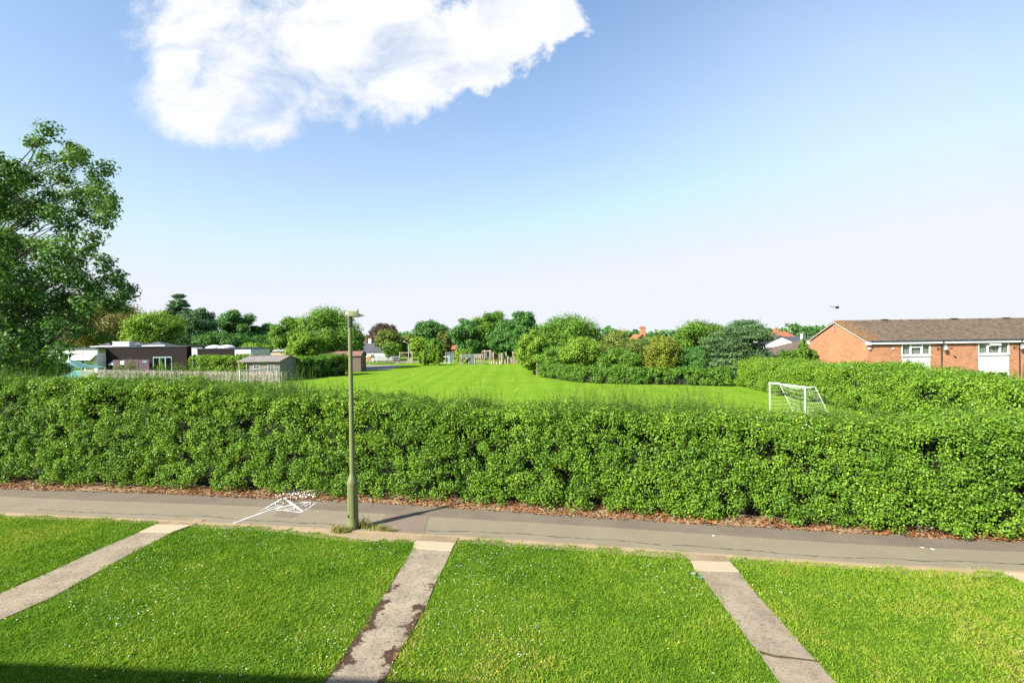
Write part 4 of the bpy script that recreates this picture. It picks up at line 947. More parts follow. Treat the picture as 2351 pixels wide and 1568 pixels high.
# ================================================================== BRICK TERRACE ON THE RIGHT
def terrace():
    c = dp(1990, 786, 42.0); t = thing('brick_terrace', 'orange brick terrace with a brown tiled roof behind the boundary hedge', 'house', (c[0], 42.0, 0))
    Lx, D, ze, zr, z0 = 24.0, 8.1, 3.52, 5.30, -1.6
    wins = [(2.92, 5.32), (9.34, 11.92), (15.8, 18.2)]
    # walls: the front wall in lengths between the window bays, then gables and back
    m = MB(); xs = 0.0
    for a, b in wins:
        m.box(xs, a, 0, .25, z0, ze); xs = b
    m.box(xs, Lx, 0, .25, z0, ze)
    m.box(0, Lx, D - .25, D, z0, ze)
    for x in (0, Lx - .25):
        m.extrude([(x, .25, z0), (x, D - .25, z0), (x, D - .25, ze), (x, D - .02, ze), (x, D / 2, zr - .06), (x, .02, ze), (x, .25, ze)], (.25, 0, 0))
    m.build('wall', M['brick'], t)
    # roof in stepped courses of tiles
    slope = math.atan2(zr - ze - .06, D / 2 + .18); n = 16
    for side in (1,):
        r_ = MB()
        for sgn in (0, 1):
            for i in range(n):
                f0, f1 = i / n, (i + 1) / n + .012
                def pt(x, f, up):
                    y = -.22 + (D / 2 + .22) * f; z = ze + .14 + (zr - ze + .04) * f + up; y = y if sgn == 0 else D - y
                    return (x, y, z)
                r_.add([pt(-.10, f0, .035), pt(Lx + .1, f0, .035), pt(Lx + .1, f1, .010), pt(-.10, f1, .010), pt(-.10, f0, -.02), pt(Lx + .1, f0, -.02), pt(Lx + .1, f1, -.03), pt(-.10, f1, -.03)],
                       [(0, 1, 2, 3), (4, 7, 6, 5), (0, 4, 5, 1), (2, 6, 7, 3), (0, 3, 7, 4), (1, 5, 6, 2)])
        roof = r_.build('roof', M['roof_tile'], t)
    rg = MB()
    for i in range(54):
        x = -.1 + i * .448; rg.tube([(x, D / 2, zr + .16), (x + .44, D / 2, zr + .165)], [.095, .10], 8)
    rg.build('ridge_tiles', M['roof_tile'], roof)
    for x in (4.2, 10.6, 15.4): MB().box(x, x + .55, D / 2 - .14, D / 2 + .14, zr + .24, zr + .30).build('ridge_vent', M['black'], roof)
    MB().box(-.05, Lx, -.24, -.20, ze - .12, ze + .165).box(-.05, Lx, -.20, -.10, ze - .118, ze - .09).build('fascia', M['white'], t)
    MB().tube([(-.08, -.29, ze + .13), (Lx, -.29, ze + .13)], .058, 10).build('gutter', M['gutter'], t, smooth=True)
    b = MB()
    for s in (0, 1):
        y0, y1 = (-.24, D / 2) if s == 0 else (D + .24, D / 2)
        b.add([(-.13, y0, ze + .0), (-.13, y1, zr + .06), (-.13, y1, zr + .12), (-.13, y0, ze + .06), (-.105, y0, ze + .0), (-.105, y1, zr + .06), (-.105, y1, zr + .12), (-.105, y0, ze + .06)],
              [(0, 1, 2, 3), (7, 6, 5, 4), (0, 4, 5, 1), (1, 5, 6, 2), (2, 6, 7, 3), (3, 7, 4, 0)])
    b.build('bargeboard', M['old_white'], t)
    for k in (0, 1):
        y0 = -.30 if k == 0 else D + .02
        MB().box(-.12, .18, y0, y0 + .28, ze - .16, ze + .11).build('eaves_box', M['white'], t)
    for wi, (a, b_) in enumerate(wins):
        f = MB(); zb_, zt_ = 2.42, ze - .09; w = b_ - a
        f.box(a, a + .07, -.02, .08, zb_, zt_); f.box(b_ - .07, b_, -.02, .08, zb_, zt_); f.box(a + .07, b_ - .07, -.02, .08, zt_ - .07, zt_); f.box(a + .07, b_ - .07, -.02, .08, zb_, zb_ + .09)
        x1, x2 = a + w * .31, a + w * .71
        f.box(x1 - .05, x1 + .05, -.025, .08, zb_ + .09, zt_ - .07); f.box(x2 - .06, x2 + .06, -.025, .08, zb_ + .09, zt_ - .07)
        f.box(x1 + .05, x2 - .06, -.022, .08, zt_ - .36, zt_ - .29)
        win = f.build('window', M['white'], t)
        MB().box(a + .07, b_ - .07, .035, .045, zb_ + .09, zt_ - .07).build('pane', M['glass'], win)
        MB().box(a - .04, b_ + .04, -.09, -.021, zb_ - .06, zb_ + .02).build('sill', M['white'], win)
        cu = MB(); n = 40; xs_ = np.linspace(a + .08, b_ - .08, n)
        vs = [(x, .16 + .03 * math.sin(i * 1.7), z) for z in (zb_ + .02, zt_ - .05) for i, x in enumerate(xs_)]
        cu.add(vs, [(i, i + 1, n + i + 1, n + i) for i in range(n - 1)]).build('net_curtain', M['curtain'], win)
        if wi == 1:   # the tilted-open top light
            MB().add([(x1 + .05, -.025, zt_ - .08), (x2 - .06, -.025, zt_ - .08), (x2 - .06, -.20, zt_ - .26), (x1 + .05, -.20, zt_ - .26), (x1 + .05, -.03, zt_ - .06), (x2 - .06, -.03, zt_ - .06), (x2 - .06, -.21, zt_ - .23), (x1 + .05, -.21, zt_ - .23)],
                     [(0, 1, 2, 3), (7, 6, 5, 4), (0, 4, 5, 1), (1, 5, 6, 2), (2, 6, 7, 3), (3, 7, 4, 0)]).build('open_light', M['white'], win)
        p = MB(); p.box(a, b_, .02, .10, .98, zb_); p.build('spandrel_panel', M['white'], t); MB().box(a, b_, .0, .12, zt_, ze).build('lintel', M['white'], t)
        f = MB(); f.box(a, a + .07, 0, .08, z0, .98); f.box(b_ - .07, b_, 0, .08, z0, .98); f.box(a + .07, b_ - .07, 0, .08, .90, .98); f.box(a + w * .58, a + w * .58 + .1, 0, .08, z0, .90)
        win = f.build('window', M['white'], t); MB().box(a + .07, b_ - .07, .035, .045, z0, .90).build('pane', M['glass'], win)
    MB().box(.3, Lx - .3, 1.2, 1.25, z0, ze - .1).build('inner_wall', M['room'], t)
    for x in (6.22, 12.75, 19.0):
        MB().tube([(x, -.29, ze + .08), (x, -.26, ze - .10), (x, -.06, ze - .28), (x, -.05, z0)], .036, 8).build('downpipe', M['black'], t, smooth=True)
    for x in (6.24, 12.62):
        d = MB(); n = 14; v = [(0, 0, 0)]
        cx, cz = x, 3.06
        for ri, (rr, dd) in enumerate(((.10, .012), (.19, .05), (.24, .09))):
            v += [(cx + rr * .72 * math.cos(2 * PI * i / n), -.30 - dd - .10 * rr * math.cos(2 * PI * i / n), cz + rr * math.sin(2 * PI * i / n)) for i in range(n)]
        v[0] = (cx, -.30, cz); fs = [(0, 1 + i, 1 + (i + 1) % n) for i in range(n)]
        for ri in (0, 1): fs += [(1 + ri * n + i, 1 + ri * n + (i + 1) % n, 1 + (ri + 1) * n + (i + 1) % n, 1 + (ri + 1) * n + i) for i in range(n)]
        dish = d.add(v, fs).build('satellite_dish', M['grey_metal'], t, smooth=True)
        MB().bar((cx - .04, -.28, cz - .02), (cx - .32, -.02, cz - .08), .035).bar((cx - .32, -.03, cz - .02), (cx - .32, -.03, cz - .24), .05).bar((cx, -.32, cz - .22), (cx + .26, -.62, cz - .10), .022).build('dish_arm', M['black'], dish)
        MB().box(cx + .22, cx + .34, -.72, -.58, cz - .14, cz - .04).build('dish_receiver', M['black'], dish)
    MB().box(.10, .24, -.16, -.003, 2.98, 3.14).build('wall_lamp', M['white'], t)
    MB().box(2.1, 2.24, -.08, -.003, 2.98, 3.08).build('alarm_box', M['white'], t)
    a = MB(); a.tube([(-.17, D / 2, zr - .75), (-.17, D / 2, zr + 1.62)], .014, 6).bar((-.17, D / 2, zr - .6), (-.004, D / 2, zr - .6), .04)
    ae = a.build('aerial_mast', M['grey_metal'], t)
    y = MB(); z = zr + 1.5; y.bar((-.55, D / 2, z + .06), (.25, D / 2, z - .08), .025)
    for i in range(7): x = -.5 + .1 * i; y.bar((x, D / 2 - .18, z + .05 - .017 * i), (x, D / 2 + .18, z + .05 - .017 * i), .012)
    y.box(.12, .27, D / 2 - .14, D / 2 + .14, z - .16, z + .06); y.build('aerial', M['black'], ae)
    # boiler flue elbow at the right edge
    MB().tube([(13.15, -.05, z0), (13.15, -.05, 1.55), (13.38, -.10, 1.85)], .05, 8).build('flue_pipe', M['black'], t, smooth=True)
terrace()

# ================================================================== SIMPLE HOUSES FAR OFF
def gable_house(name, label, x, Y, w, d, z_eave, z_ridge, wall, roof, rot=0.0, z0=-1.5, ridge='x', chim=(), over=.25, windows=(), cat='house', yoff=0):
    p = dp(x, 800, Y); t = thing(name, label, cat, (p[0], Y, 0), rot)
    m = MB()
    if ridge == 'x':
        m.extrude([(-w / 2, 0, z0), (-w / 2, d, z0), (-w / 2, d, z_eave), (-w / 2, d / 2, z_ridge - .08), (-w / 2, 0, z_eave)], (w, 0, 0))
    else:
        m.extrude([(-w / 2, 0, z0), (w / 2, 0, z0), (w / 2, 0, z_eave), (0, 0, z_ridge - .08), (-w / 2, 0, z_eave)], (0, d, 0))
    m.build('wall', M[wall], t)
    r_ = MB(); th = .10
    if ridge == 'x':
        sl = (z_ridge - z_eave) / (d / 2)
        for s in (0, 1):
            y0, y1 = (-over, d / 2) if s == 0 else (d + over, d / 2); za = z_eave - sl * over
            r_.extrude([(-w / 2 - over, y0, za + .02), (-w / 2 - over, y1, z_ridge + .02), (-w / 2 - over, y1, z_ridge + th + .02), (-w / 2 - over, y0, za + th + .02)], (w + 2 * over, 0, 0))
    else:
        sl = (z_ridge - z_eave) / (w / 2)
        for s in (-1, 1):
            x0 = s * (w / 2 + over); za = z_eave - sl * over
            r_.extrude([(x0, -over, za + .02), (0, -over, z_ridge + .02), (0, -over, z_ridge + th + .02), (x0, -over, za + th + .02)], (0, d + 2 * over, 0))
    rf = r_.build('roof', M[roof], t)
    for cx, cy, cz, cw, ch, cm in chim:
        c = MB(); c.box(cx - cw / 2, cx + cw / 2, cy - cw / 2, cy + cw / 2, cz, cz + ch); c.box(cx - cw * .62, cx + cw * .62, cy - cw * .62, cy + cw * .62, cz + ch, cz + ch + .12)
        k = c.build('chimney', M[cm], rf)
        for s in (-1, 1): MB().lathe([(.12, 0), (.10, .35)], 8, (cx + s * cw * .27, cy, cz + ch + .12)).build('chimney_pot', M['orange_roof'], k)
    for a, b, za, zb in windows:
        f = MB(); f.box(a, b, -.05, -.004, za, zb); wn = f.build('window', M['white'], t)
        MB().box(a + .08, b - .08, -.07, -.052, za + .08, zb - .08).build('pane', M['room'], wn)
    return t
gable_house('white_house', 'white rendered house with a dark grey roof between cedar and brick gable', 1792, 70, 4.4, 7.0, 3.05, 4.15, 'render', 'slate', rot=-.30, ridge='y')
gable_house('white_extension', 'low white wing with a flat dark roof edge beside the white house', 1832, 78, 3.8, 5.0, 3.10, 3.95, 'render', 'slate', rot=0)
gable_house('tiled_house', 'house with an orange tiled roof and two brick chimneys', 1797, 98, 4.6, 7.0, 3.9, 4.95, 'render', 'orange_roof', chim=((-2.9, 3.4, 3.6, .55, 1.75, 'brick'), (.55, 3.4, 4.4, .75, 1.1, 'brick')))
def bungalow():
    p = dp(1787, 816, 56.0); t = thing('bungalow', 'bungalow with a big hipped brown roof beside the brick gable', 'house', (p[0], 56.0, 0)); ze, zr, Lx, D = 2.0, 3.65, 16.0, 8.0
    MB().box(.4, Lx - .4, .4, D - .4, -1.5, ze - .02).build('wall', M['beige'], t)
    MB().add([(0, 0, ze), (Lx, 0, ze), (Lx, D, ze), (0, D, ze), (4.9, D / 2, zr), (Lx - 4.9, D / 2, zr)], [(0, 1, 5, 4), (1, 2, 5), (2, 3, 4, 5), (3, 0, 4), (3, 2, 1, 0)]).build('roof', M['brown_roof'], t)
    MB().tube([(0, -.05, ze), (Lx, -.05, ze)], .06, 6).build('gutter', M['gutter'], t)
bungalow()
tag(MB().tube([(0, 0, -1.5), (0, 0, 4.40)], .13, 10).build('vent_pipe', M['render'], None, loc=(dp(1841, 780, 56)[0], 56, 0)), 'short white vent pipe in front of the brown roof', 'pipe')
gable_house('chimney_house', 'roof and tall stepped brick chimney just showing above the shrubbery', 1474, 92, 1.9, 6, 3.8, 4.75, 'brick', 'orange_roof', ridge='y', chim=((.45, 1.2, 4.4, .9, 1.6, 'brick'),))
gable_house('slate_house', 'low white house with a slate roof behind the netting fence', 846, 110, 10.5, 7, 2.0, 3.85, 'render', 'slate', z0=0, windows=((-1.4, -.6, .3, 1.7), (.4, 1.2, .5, 1.5)), chim=((2.2, 3.5, 3.4, .6, 1.6, 'render'), (-.6, 3.5, 3.5, .6, 1.2, 'render')))
gable_house('red_house', 'red brick house far behind the slate-roofed one', 855, 138, 7, 7, 4.0, 5.1, 'red_brick', 'red_felt', z0=0)
gable_house('brick_house', 'orange-red brick house glimpsed under the oaks behind the playground', 1086, 113, 9.5, 7, 2.2, 3.2, 'brick', 'orange_roof', z0=0, windows=((1.0, 2.0, .8, 1.8), (2.6, 3.6, .8, 1.8)))
gable_house('small_store', 'low brick store behind the timber posts', 1122, 109, 4, 4, 1.9, 2.4, 'red_brick', 'red_felt', z0=0, cat='building')

# ================================================================== SCHOOL
def school():
    ax = lambda x, Y: dp(x, 800, Y)[0]
    # dark brick hall
    Y = 68.0; x0, x1 = ax(243, Y), ax(428.5, Y); t = thing('school_hall', 'dark brown brick flat-roofed school hall with teal double doors', 'school', (x0, Y, 0)); w = x1 - x0
    dx0, dx1 = ax(351, Y) - x0, ax(394, Y) - x0
    m = MB(); m.box(0, dx0, 0, .3, 0, 3.9); m.box(dx1, w, 0, .3, 0, 3.9); m.box(dx0, dx1, 0, .3, 2.55, 3.9); m.box(0, w, 9.7, 10, 0, 3.9); m.box(0, .3, .3, 9.7, 0, 3.9); m.box(w - .3, w, .3, 9.7, 0, 3.9)
    m.build('wall', M['dark_brick'], t)
    MB().box(-.1, w + .1, -.12, 10.1, 3.9, 4.06).build('roof', M['gutter'], t)
    MB().box(.4, w - .4, 3.0, 3.1, 0, 3.8).build('inner_wall', M['room'], t)
    f = MB(); 
    for a in (dx0, dx0 + (dx1 - dx0) * .33, dx0 + (dx1 - dx0) * .66, dx1 - .09): f.box(a, a + .09, -.03, .1, 0, 2.55)
    f.box(dx0, dx1, -.034, .1, 2.45, 2.60); d = f.build('door', M['pale_teal'], t); MB().box(dx0 + .09, dx1 - .09, .02, .04, .1, 2.45).build('pane', M['teal_glass'], d)
    d = MB(); a = dx0 + (dx1 - dx0) * .66; d.bar((a, -.05, .06), (a + .55, -.75, .06), .06, .1); d.bar((a, -.05, 2.4), (a + .55, -.75, 2.4), .06, .1); d.bar((a + .55, -.75, .06), (a + .55, -.75, 2.4), .08); d.bar((a, -.05, .06), (a, -.05, 2.4), .08); d.build('door', M['pale_teal'], t)
    for k in range(2):
        c = 1.0 + k * 2.6; MB().extrude([(c, -.02, 2.10), (c + 2.2, -.02, 2.10), (c + 2.1, -.75, 1.62), (c - .12, -.75, 1.62)], (0, 0, .05)).build('awning', M['white'], t)
    # pyramids and a white vent housing on the roof
    for c, s in ((-3.0, 1.6), (1.2, 1.5), (4.0, 2.0)):
        MB().add([(c - s, 3.0, 4.07), (c + s, 3.0, 4.07), (c + s, 6.0, 4.07), (c - s, 6.0, 4.07), (c, 4.5, 4.70)], [(3, 2, 1, 0), (0, 1, 4), (1, 2, 4), (2, 3, 4), (3, 0, 4)]).build('roof_light', M['slate'], t); MB().box(c - s, c + s, 2.9, 2.99, 4.065, 4.17).build('roof_light_kerb', M['white'], t)
    MB().box(-.6, 1.8, 1.8, 2.8, 4.07, 4.75).build('vent_housing', M['render'], t, bevel=.03)
    # white classroom wing, further left
    Y = 66.5; xa = ax(60, Y); w = x0 - xa - .02; t = thing('school_classroom', 'white classroom wing with teal windows, half hidden by the maple', 'school', (xa, Y, 0))
    m = MB(); m.box(0, w, .1, .35, 3.25, 3.80); m.box(0, w, 9, 9.3, 0, 3.8); m.box(w - .35, w, .1, 9, 0, 3.25); m.build('wall', M['render'], t); MB().box(0, w - .36, .1, .35, 0, .85).build('lower_panel', M['teal'], t)
    MB().box(-.1, w + .0, -.10, 9.4, 3.80, 3.96).build('roof', M['gutter'], t)
    MB().box(0, w - .4, 3.0, 3.1, 0, 2.9).build('inner_wall', M['teal'], t)
    for k in range(6):
        a = w - 1.75 - k * 1.7; f = MB(); f.box(a, a + .12, .12, .3, .85, 3.25); f.box(a + 1.24, a + 1.36, .12, .3, .85, 3.25); f.box(a + .12, a + 1.24, .12, .3, .85, .97); f.box(a + .12, a + 1.24, .12, .3, 2.0, 2.1)
        wn = f.build('window', M['white'] if k % 2 == 0 else M['pale_teal'], t); MB().box(a + .12, a + 1.24, .2, .22, .97, 3.25).build('pane', M['teal_glass'], wn)
    MB().extrude([(w - 2.9, .06, 3.05), (w - .1, .06, 3.05), (w - .1, -.9, 2.35), (w - 3.1, -.9, 2.35)], (0, 0, .06)).build('awning', M['white'], t)
    # glazed link and the second block
    Y = 66.0; xa, xb = ax(428.5, Y), ax(452, Y); w = xb - xa; t = thing('school_link', 'narrow white glazed link between the two dark brick blocks', 'school', (xa + .03, Y + 1.0, 0))
    MB().box(0, w, 0, .25, 2.9, 3.75).build('wall', M['render'], t); MB().box(0, w, -.05, 4, 3.75, 3.87).build('roof', M['gutter'], t)
    f = MB(); f.box(0, .12, .02, .2, 0, 2.9); f.box(w * .45, w * .45 + .12, .02, .2, 0, 2.9); f.box(w - .12, w, .02, .2, 0, 2.9); f.box(0, w, .016, .2, 2.2, 2.32); wn = f.build('window', M['white'], t)
    MB().box(.12, w - .12, .1, .12, 0, 2.9).build('pane', M['teal_glass'], wn); MB().box(.02, w - .02, 1.6, 1.7, 0, 2.9).build('inner_wall', M['teal'], t)
    Y = 65.0; xa, xb = ax(452, Y), ax(538, Y); w = xb - xa; t = thing('school_block', 'dark brown brick block with two white roof domes', 'school', (xa + .03, Y, 0))
    MB().box(0, w, 0, 8, 0, 3.55).build('wall', M['dark_brick'], t); MB().box(-.08, w + .05, -.08, 8.1, 3.55, 3.68).build('roof', M['gutter'], t)
    for x in (475, 537 - 25 + 17):
        c = ax(492 if x == 475 else 541 - 0, Y) - xa
    for px in (492, 520):
        c = ax(px, Y + 2) - xa; n = 12
        MB().tube([(c, 2, 3.69), (c, 2, 3.83), (c, 2, 4.0), (c, 2, 4.08)], [1.05, 1.0, .62, .15], 14).build('roof_dome', M['render'], t, smooth=True)
    f = MB(); f.box(w - 2.3, w - .4, -.04, -.004, 1.2, 2.5); wn = f.build('window', M['old_white'], t); MB().box(w - 2.2, w - .5, -.06, -.042, 1.3, 2.4).build('pane', M['room'], wn)
    Y = 63.0; xa, xb = ax(538, Y), ax(574.5, Y); w = xb - xa; t = thing('school_bay', 'white framed glazed bay nearest the cabin on the dark brick school', 'school', (xa + .05, Y, 0))
    MB().box(0, w, 0, .2, 2.95, 3.50).box(0, w, 4.8, 5, 0, 3.5).box(w - .2, w, .2, 4.8, 0, 3.5).build('wall', M['render'], t); MB().box(-.05, w + .05, -.06, 5.05, 3.50, 3.60).build('roof', M['gutter'], t)
    f = MB()
    for i in range(5): a = (w - .1) * i / 4; f.box(a, a + .1, .02, .16, 0, 2.95)
    f.box(0, w, .016, .16, 1.35, 1.47); f.box(0, w, .016, .16, 2.1, 2.2); wn = f.build('window', M['white'], t)
    MB().box(.1, w - .1, .08, .10, 0, 2.95).build('pane', M['teal_glass'], wn); MB().box(.05, w - .25, 2.2, 2.3, 0, 2.9).build('inner_wall', M['teal'], t)
    # beige building in the gap
    Y = 88; xa, xb = ax(612, Y), ax(700, Y); w = xb - xa; t = thing('beige_building', 'beige flat-roofed building with a white roof edge behind the cabin', 'building', (xa, Y, 0))
    MB().box(0, w, 0, 6, 0, 2.75).build('wall', M['beige'], t); MB().box(-.2, w + .2, -.2, 6.2, 2.75, 3.10).build('roof', M['render'], t)
    f = MB(); f.box(w * .62, w * .62 + 1.8, -.05, -.004, .9, 2.3); wn = f.build('window', M['white'], t); MB().box(w * .62 + .1, w * .62 + 1.7, -.07, -.052, 1.0, 2.2).build('pane', M['room'], wn)
    # canopy of green canvas
    Y = 57.0; p = dp(170, 846, Y); t = thing('shade_canopy', 'dark green canvas shade canopy in front of the classroom windows', 'canopy', (p[0], Y, 0))
    a, b, c_, d_ = dp(215, 838, Y), dp(258, 815, Y + 1.5), dp(268, 842, Y + .5), dp(150, 847, Y - 1.5)
    o = np.array([p[0], Y, 0]); tip = dp(158, 824, Y + 1) - o; L_ = dp(166, 847, Y - 1) - o; R_ = dp(242, 842, Y + .5) - o; W_ = dp(124, 844, Y) - o
    def curved(P, Q, sag): return [P + (Q - P) * f + np.array([0, 0, -sag * 4 * f * (1 - f)]) for f in np.linspace(0, 1, 9)]
    e1, e2 = curved(tip, L_, .03), curved(tip, R_, .14); vs = []; N = 9
    for i in range(9): vs += [e1[i] + (e2[i] - e1[i]) * j / 8 + np.array([0, -.15 * math.sin(j / 8 * PI), .06 * math.sin(j / 8 * PI * 2)]) for j in range(9)]
    m = MB().add(vs, [(i * 9 + j, i * 9 + j + 1, i * 9 + 10 + j, i * 9 + 9 + j) for i in range(8) for j in range(8)]); m.build('canvas', M['sail'], t, smooth=True)
    e1, e2 = curved(tip, W_, .12), curved(tip, L_, .03); vs = []
    for i in range(9): vs += [e1[i] + (e2[i] - e1[i]) * j / 8 for j in range(9)]
    MB().add(vs, [(i * 9 + j, i * 9 + j + 1, i * 9 + 10 + j, i * 9 + 9 + j) for i in range(8) for j in range(8)]).build('side_canvas', M['pale_teal'], t, smooth=True)
    for q in (tip, L_, R_, W_): MB().tube([(q[0], q[1], 0), (q[0], q[1], q[2])], .05, 8).build('canopy_pole', M['grey_metal'], t)
    # purple planters/play boards along the hall wall
    for i, (xa, xb, ya, yb) in enumerate(((259, 276, 827, 841), (284, 318, 827, 840), (318, 343, 827, 840))):
        Y = 64.5; p0, p1 = dp(xa, ya, Y), dp(xb, yb, Y); t = thing('play_board', ['small square purple play board by the awnings', 'long purple play board behind tall weeds', 'purple play board with a pale top, closest to the teal doors'][i], 'play board', ((p0[0] + p1[0]) / 2, Y, 0), 0, 'purple boards by the school hall')
        w = p1[0] - p0[0]; MB().box(-w / 2, w / 2, 0, .08, .55, p0[2]).build('board', M['purple'], t, bevel=.05)
        MB().box(-w / 2 + .1, -w / 2 + .2, .081, .18, 0, p0[2] - .1).box(w / 2 - .2, w / 2 - .1, .081, .18, 0, p0[2] - .1).build('stand', M['play_grey'], t)
        if i == 2: MB().box(-w * .1, w * .3, -.05, -.003, p0[2] - .32, p0[2] - .1).build('pale_plate', M['pale_teal'], t)
school()

# ================================================================== CABIN, SHED, FENCES
def cabin():
    Y = 55.2; xr = dp(642.5, 830, Y)[0]; t = thing('garden_cabin', 'weathered grey timber cabin with a felt roof and a small veranda', 'cabin', (xr, Y, 0))
    w, d, ze, zr, vx = 4.45, 4.6, 2.22, 2.72, -3.55     # local x runs from -w to 0
    m = MB(); wx = [(-2.95, -2.25), (-1.35, -.62)]; xs = vx
    for a, b in wx: m.box(xs, a, 0, .08, .05, ze); m.box(a, b, 0, .08, .05, .95); m.box(a, b, 0, .08, 1.85, ze); xs = b
    m.box(xs, -.08, 0, .08, .05, ze); m.box(vx, -.08, d - .08, d, .05, ze); m.box(vx, vx + .08, .08, d - .08, .05, ze)
    m.build('wall', M['shed_wood'], t)
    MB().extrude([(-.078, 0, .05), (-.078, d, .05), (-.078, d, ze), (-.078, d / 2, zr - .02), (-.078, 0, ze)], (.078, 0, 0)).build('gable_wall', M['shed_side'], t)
    r_ = MB()
    for s in (0, 1):
        y0 = -.35 if s == 0 else d + .35; za = ze - .04
        r_.extrude([(-w - .15, y0, za), (-w - .15, d / 2, zr), (-w - .15, d / 2, zr + .07), (-w - .15, y0, za + .07)], (w + .32, 0, 0))
    r_.build('roof', M['shed_roof'], t)
    MB().box(-w - .15, .17, d / 2 - .12, d / 2 + .12, zr + .05, zr + .095).build('ridge_cap', M['red_felt'], t)
    for a, b in wx:
        f = MB(); f.box(a, a + .06, -.02, .06, .95, 1.85); f.box(b - .06, b, -.02, .06, .95, 1.85); f.box(a, b, -.024, .06, .95, 1.01); f.box(a, b, -.024, .06, 1.79, 1.85); f.box((a + b) / 2 - .025, (a + b) / 2 + .025, -.018, .06, 1.01, 1.79); f.box(a + .06, b - .06, -.016, .06, 1.37, 1.42)
        wn = f.build('window', M['old_white'], t); MB().box(a + .06, b - .06, .02, .03, 1.01, 1.79).build('pane', M['room'], wn)
    for x in (-w, -w + .82):
        MB().bar((x, -.1, 0), (x, -.1, ze - .01), .09).build('veranda_post', M['play_wood'], t)
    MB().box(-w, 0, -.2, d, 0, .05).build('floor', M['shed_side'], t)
cabin()
def shed():
    Y = 70.5; xr = dp(814, 850, Y)[0]; t = thing('garden_shed', 'brown boarded shed with a red felt roof beside the tarmac court', 'shed', (xr, Y, 0))
    d, ze, zr, L_ = 2.6, 2.3, 2.85, 6.5
    MB().box(-L_, .9, 0, .08, .03, ze).box(-L_, .9, d - .08, d, .03, ze).build('wall', M['brown_wood'], t)
    MB().extrude([(.82, .08, .03), (.82, d - .08, .03), (.82, d - .08, ze + .05), (.82, d / 2, zr - .02), (.82, .08, ze + .05)], (.08, 0, 0)).build('gable_wall', M['brown_wood'], t)
    r_ = MB()
    for s in (0, 1):
        y0 = -.2 if s == 0 else d + .2
        r_.extrude([(-L_ - .1, y0, ze - .08), (-L_ - .1, d / 2, zr), (-L_ - .1, d / 2, zr + .06), (-L_ - .1, y0, ze - .02)], (L_ + 1.15, 0, 0))
    r_.build('roof', M['red_felt'], t)
    MB().bar((1.0, -.1, ze), (1.0, d / 2, zr + .07), .04, .12).bar((1.0, d + .1, ze), (1.0, d / 2, zr + .07), .04, .12).build('bargeboard', M['brown_wood'], t)
shed()
def picket_fence(name, label, pts, h=1.2, pitch=.215, pw=.105):
    P, L = resample(pts, .01); o = P[0]; t = thing(name, label, 'fence', (o[0], o[1], 0)); n = int(L / pitch)
    S = np.linspace(0, L, len(P)); m = MB(); r = np.random.default_rng(3)
    tx = (P[-1] - P[0]) / np.linalg.norm(P[-1] - P[0]); nx = np.array([-tx[1], tx[0]])
    for i in range(n):
        s = (i + .5) * pitch; c = np.array([np.interp(s, S, P[:, 0]), np.interp(s, S, P[:, 1])]) - o; a, b = c - tx * pw / 2, c + tx * pw / 2; hh = h + r.normal() * .015; f = -nx * .02; tl = r.normal() * .012
        vs = []
        for q in (0, 1):
            g = f - nx * .02 * q
            vs += [(a[0] + g[0], a[1] + g[1], .06), (b[0] + g[0], b[1] + g[1], .06), (b[0] + g[0] + tl, b[1] + g[1], hh - .05), (c[0] + g[0] + tl, c[1] + g[1], hh), (a[0] + g[0] + tl, a[1] + g[1], hh - .05)]
        m.add(vs, [(0, 1, 2, 3, 4), (9, 8, 7, 6, 5), (0, 5, 6, 1), (1, 6, 7, 2), (2, 7, 8, 3), (3, 8, 9, 4), (4, 9, 5, 0)])
    m.build('pickets', M['picket'], t)
    e = P[-1] - o
    for z in (.35, .95): MB().bar((0, 0, z), (e[0], e[1], z), .05, .08).build('rail', M['picket'], t)
    for k in range(int(L / 2.4) + 1):
        c = tx * min(k * 2.4, L) + nx * .07; MB().bar((c[0], c[1], 0), (c[0], c[1], h + .06), .10).build('post', M['picket'], t)
fa, fm, fc = gp(140, 0 + 886), dp(300, 850, 63.0), gp(646, 880)
picket_fence('picket_fence', 'long weathered picket fence in front of the school', [(dp(186, 850, 65.6)[0], 65.6), (fc[0] - .02, fc[1])])
picket_fence('picket_fence', 'short return of picket fence at the cabin corner', [(fc[0] + .12, fc[1] + .02), (dp(660, 880, 53.6)[0], 53.6)])

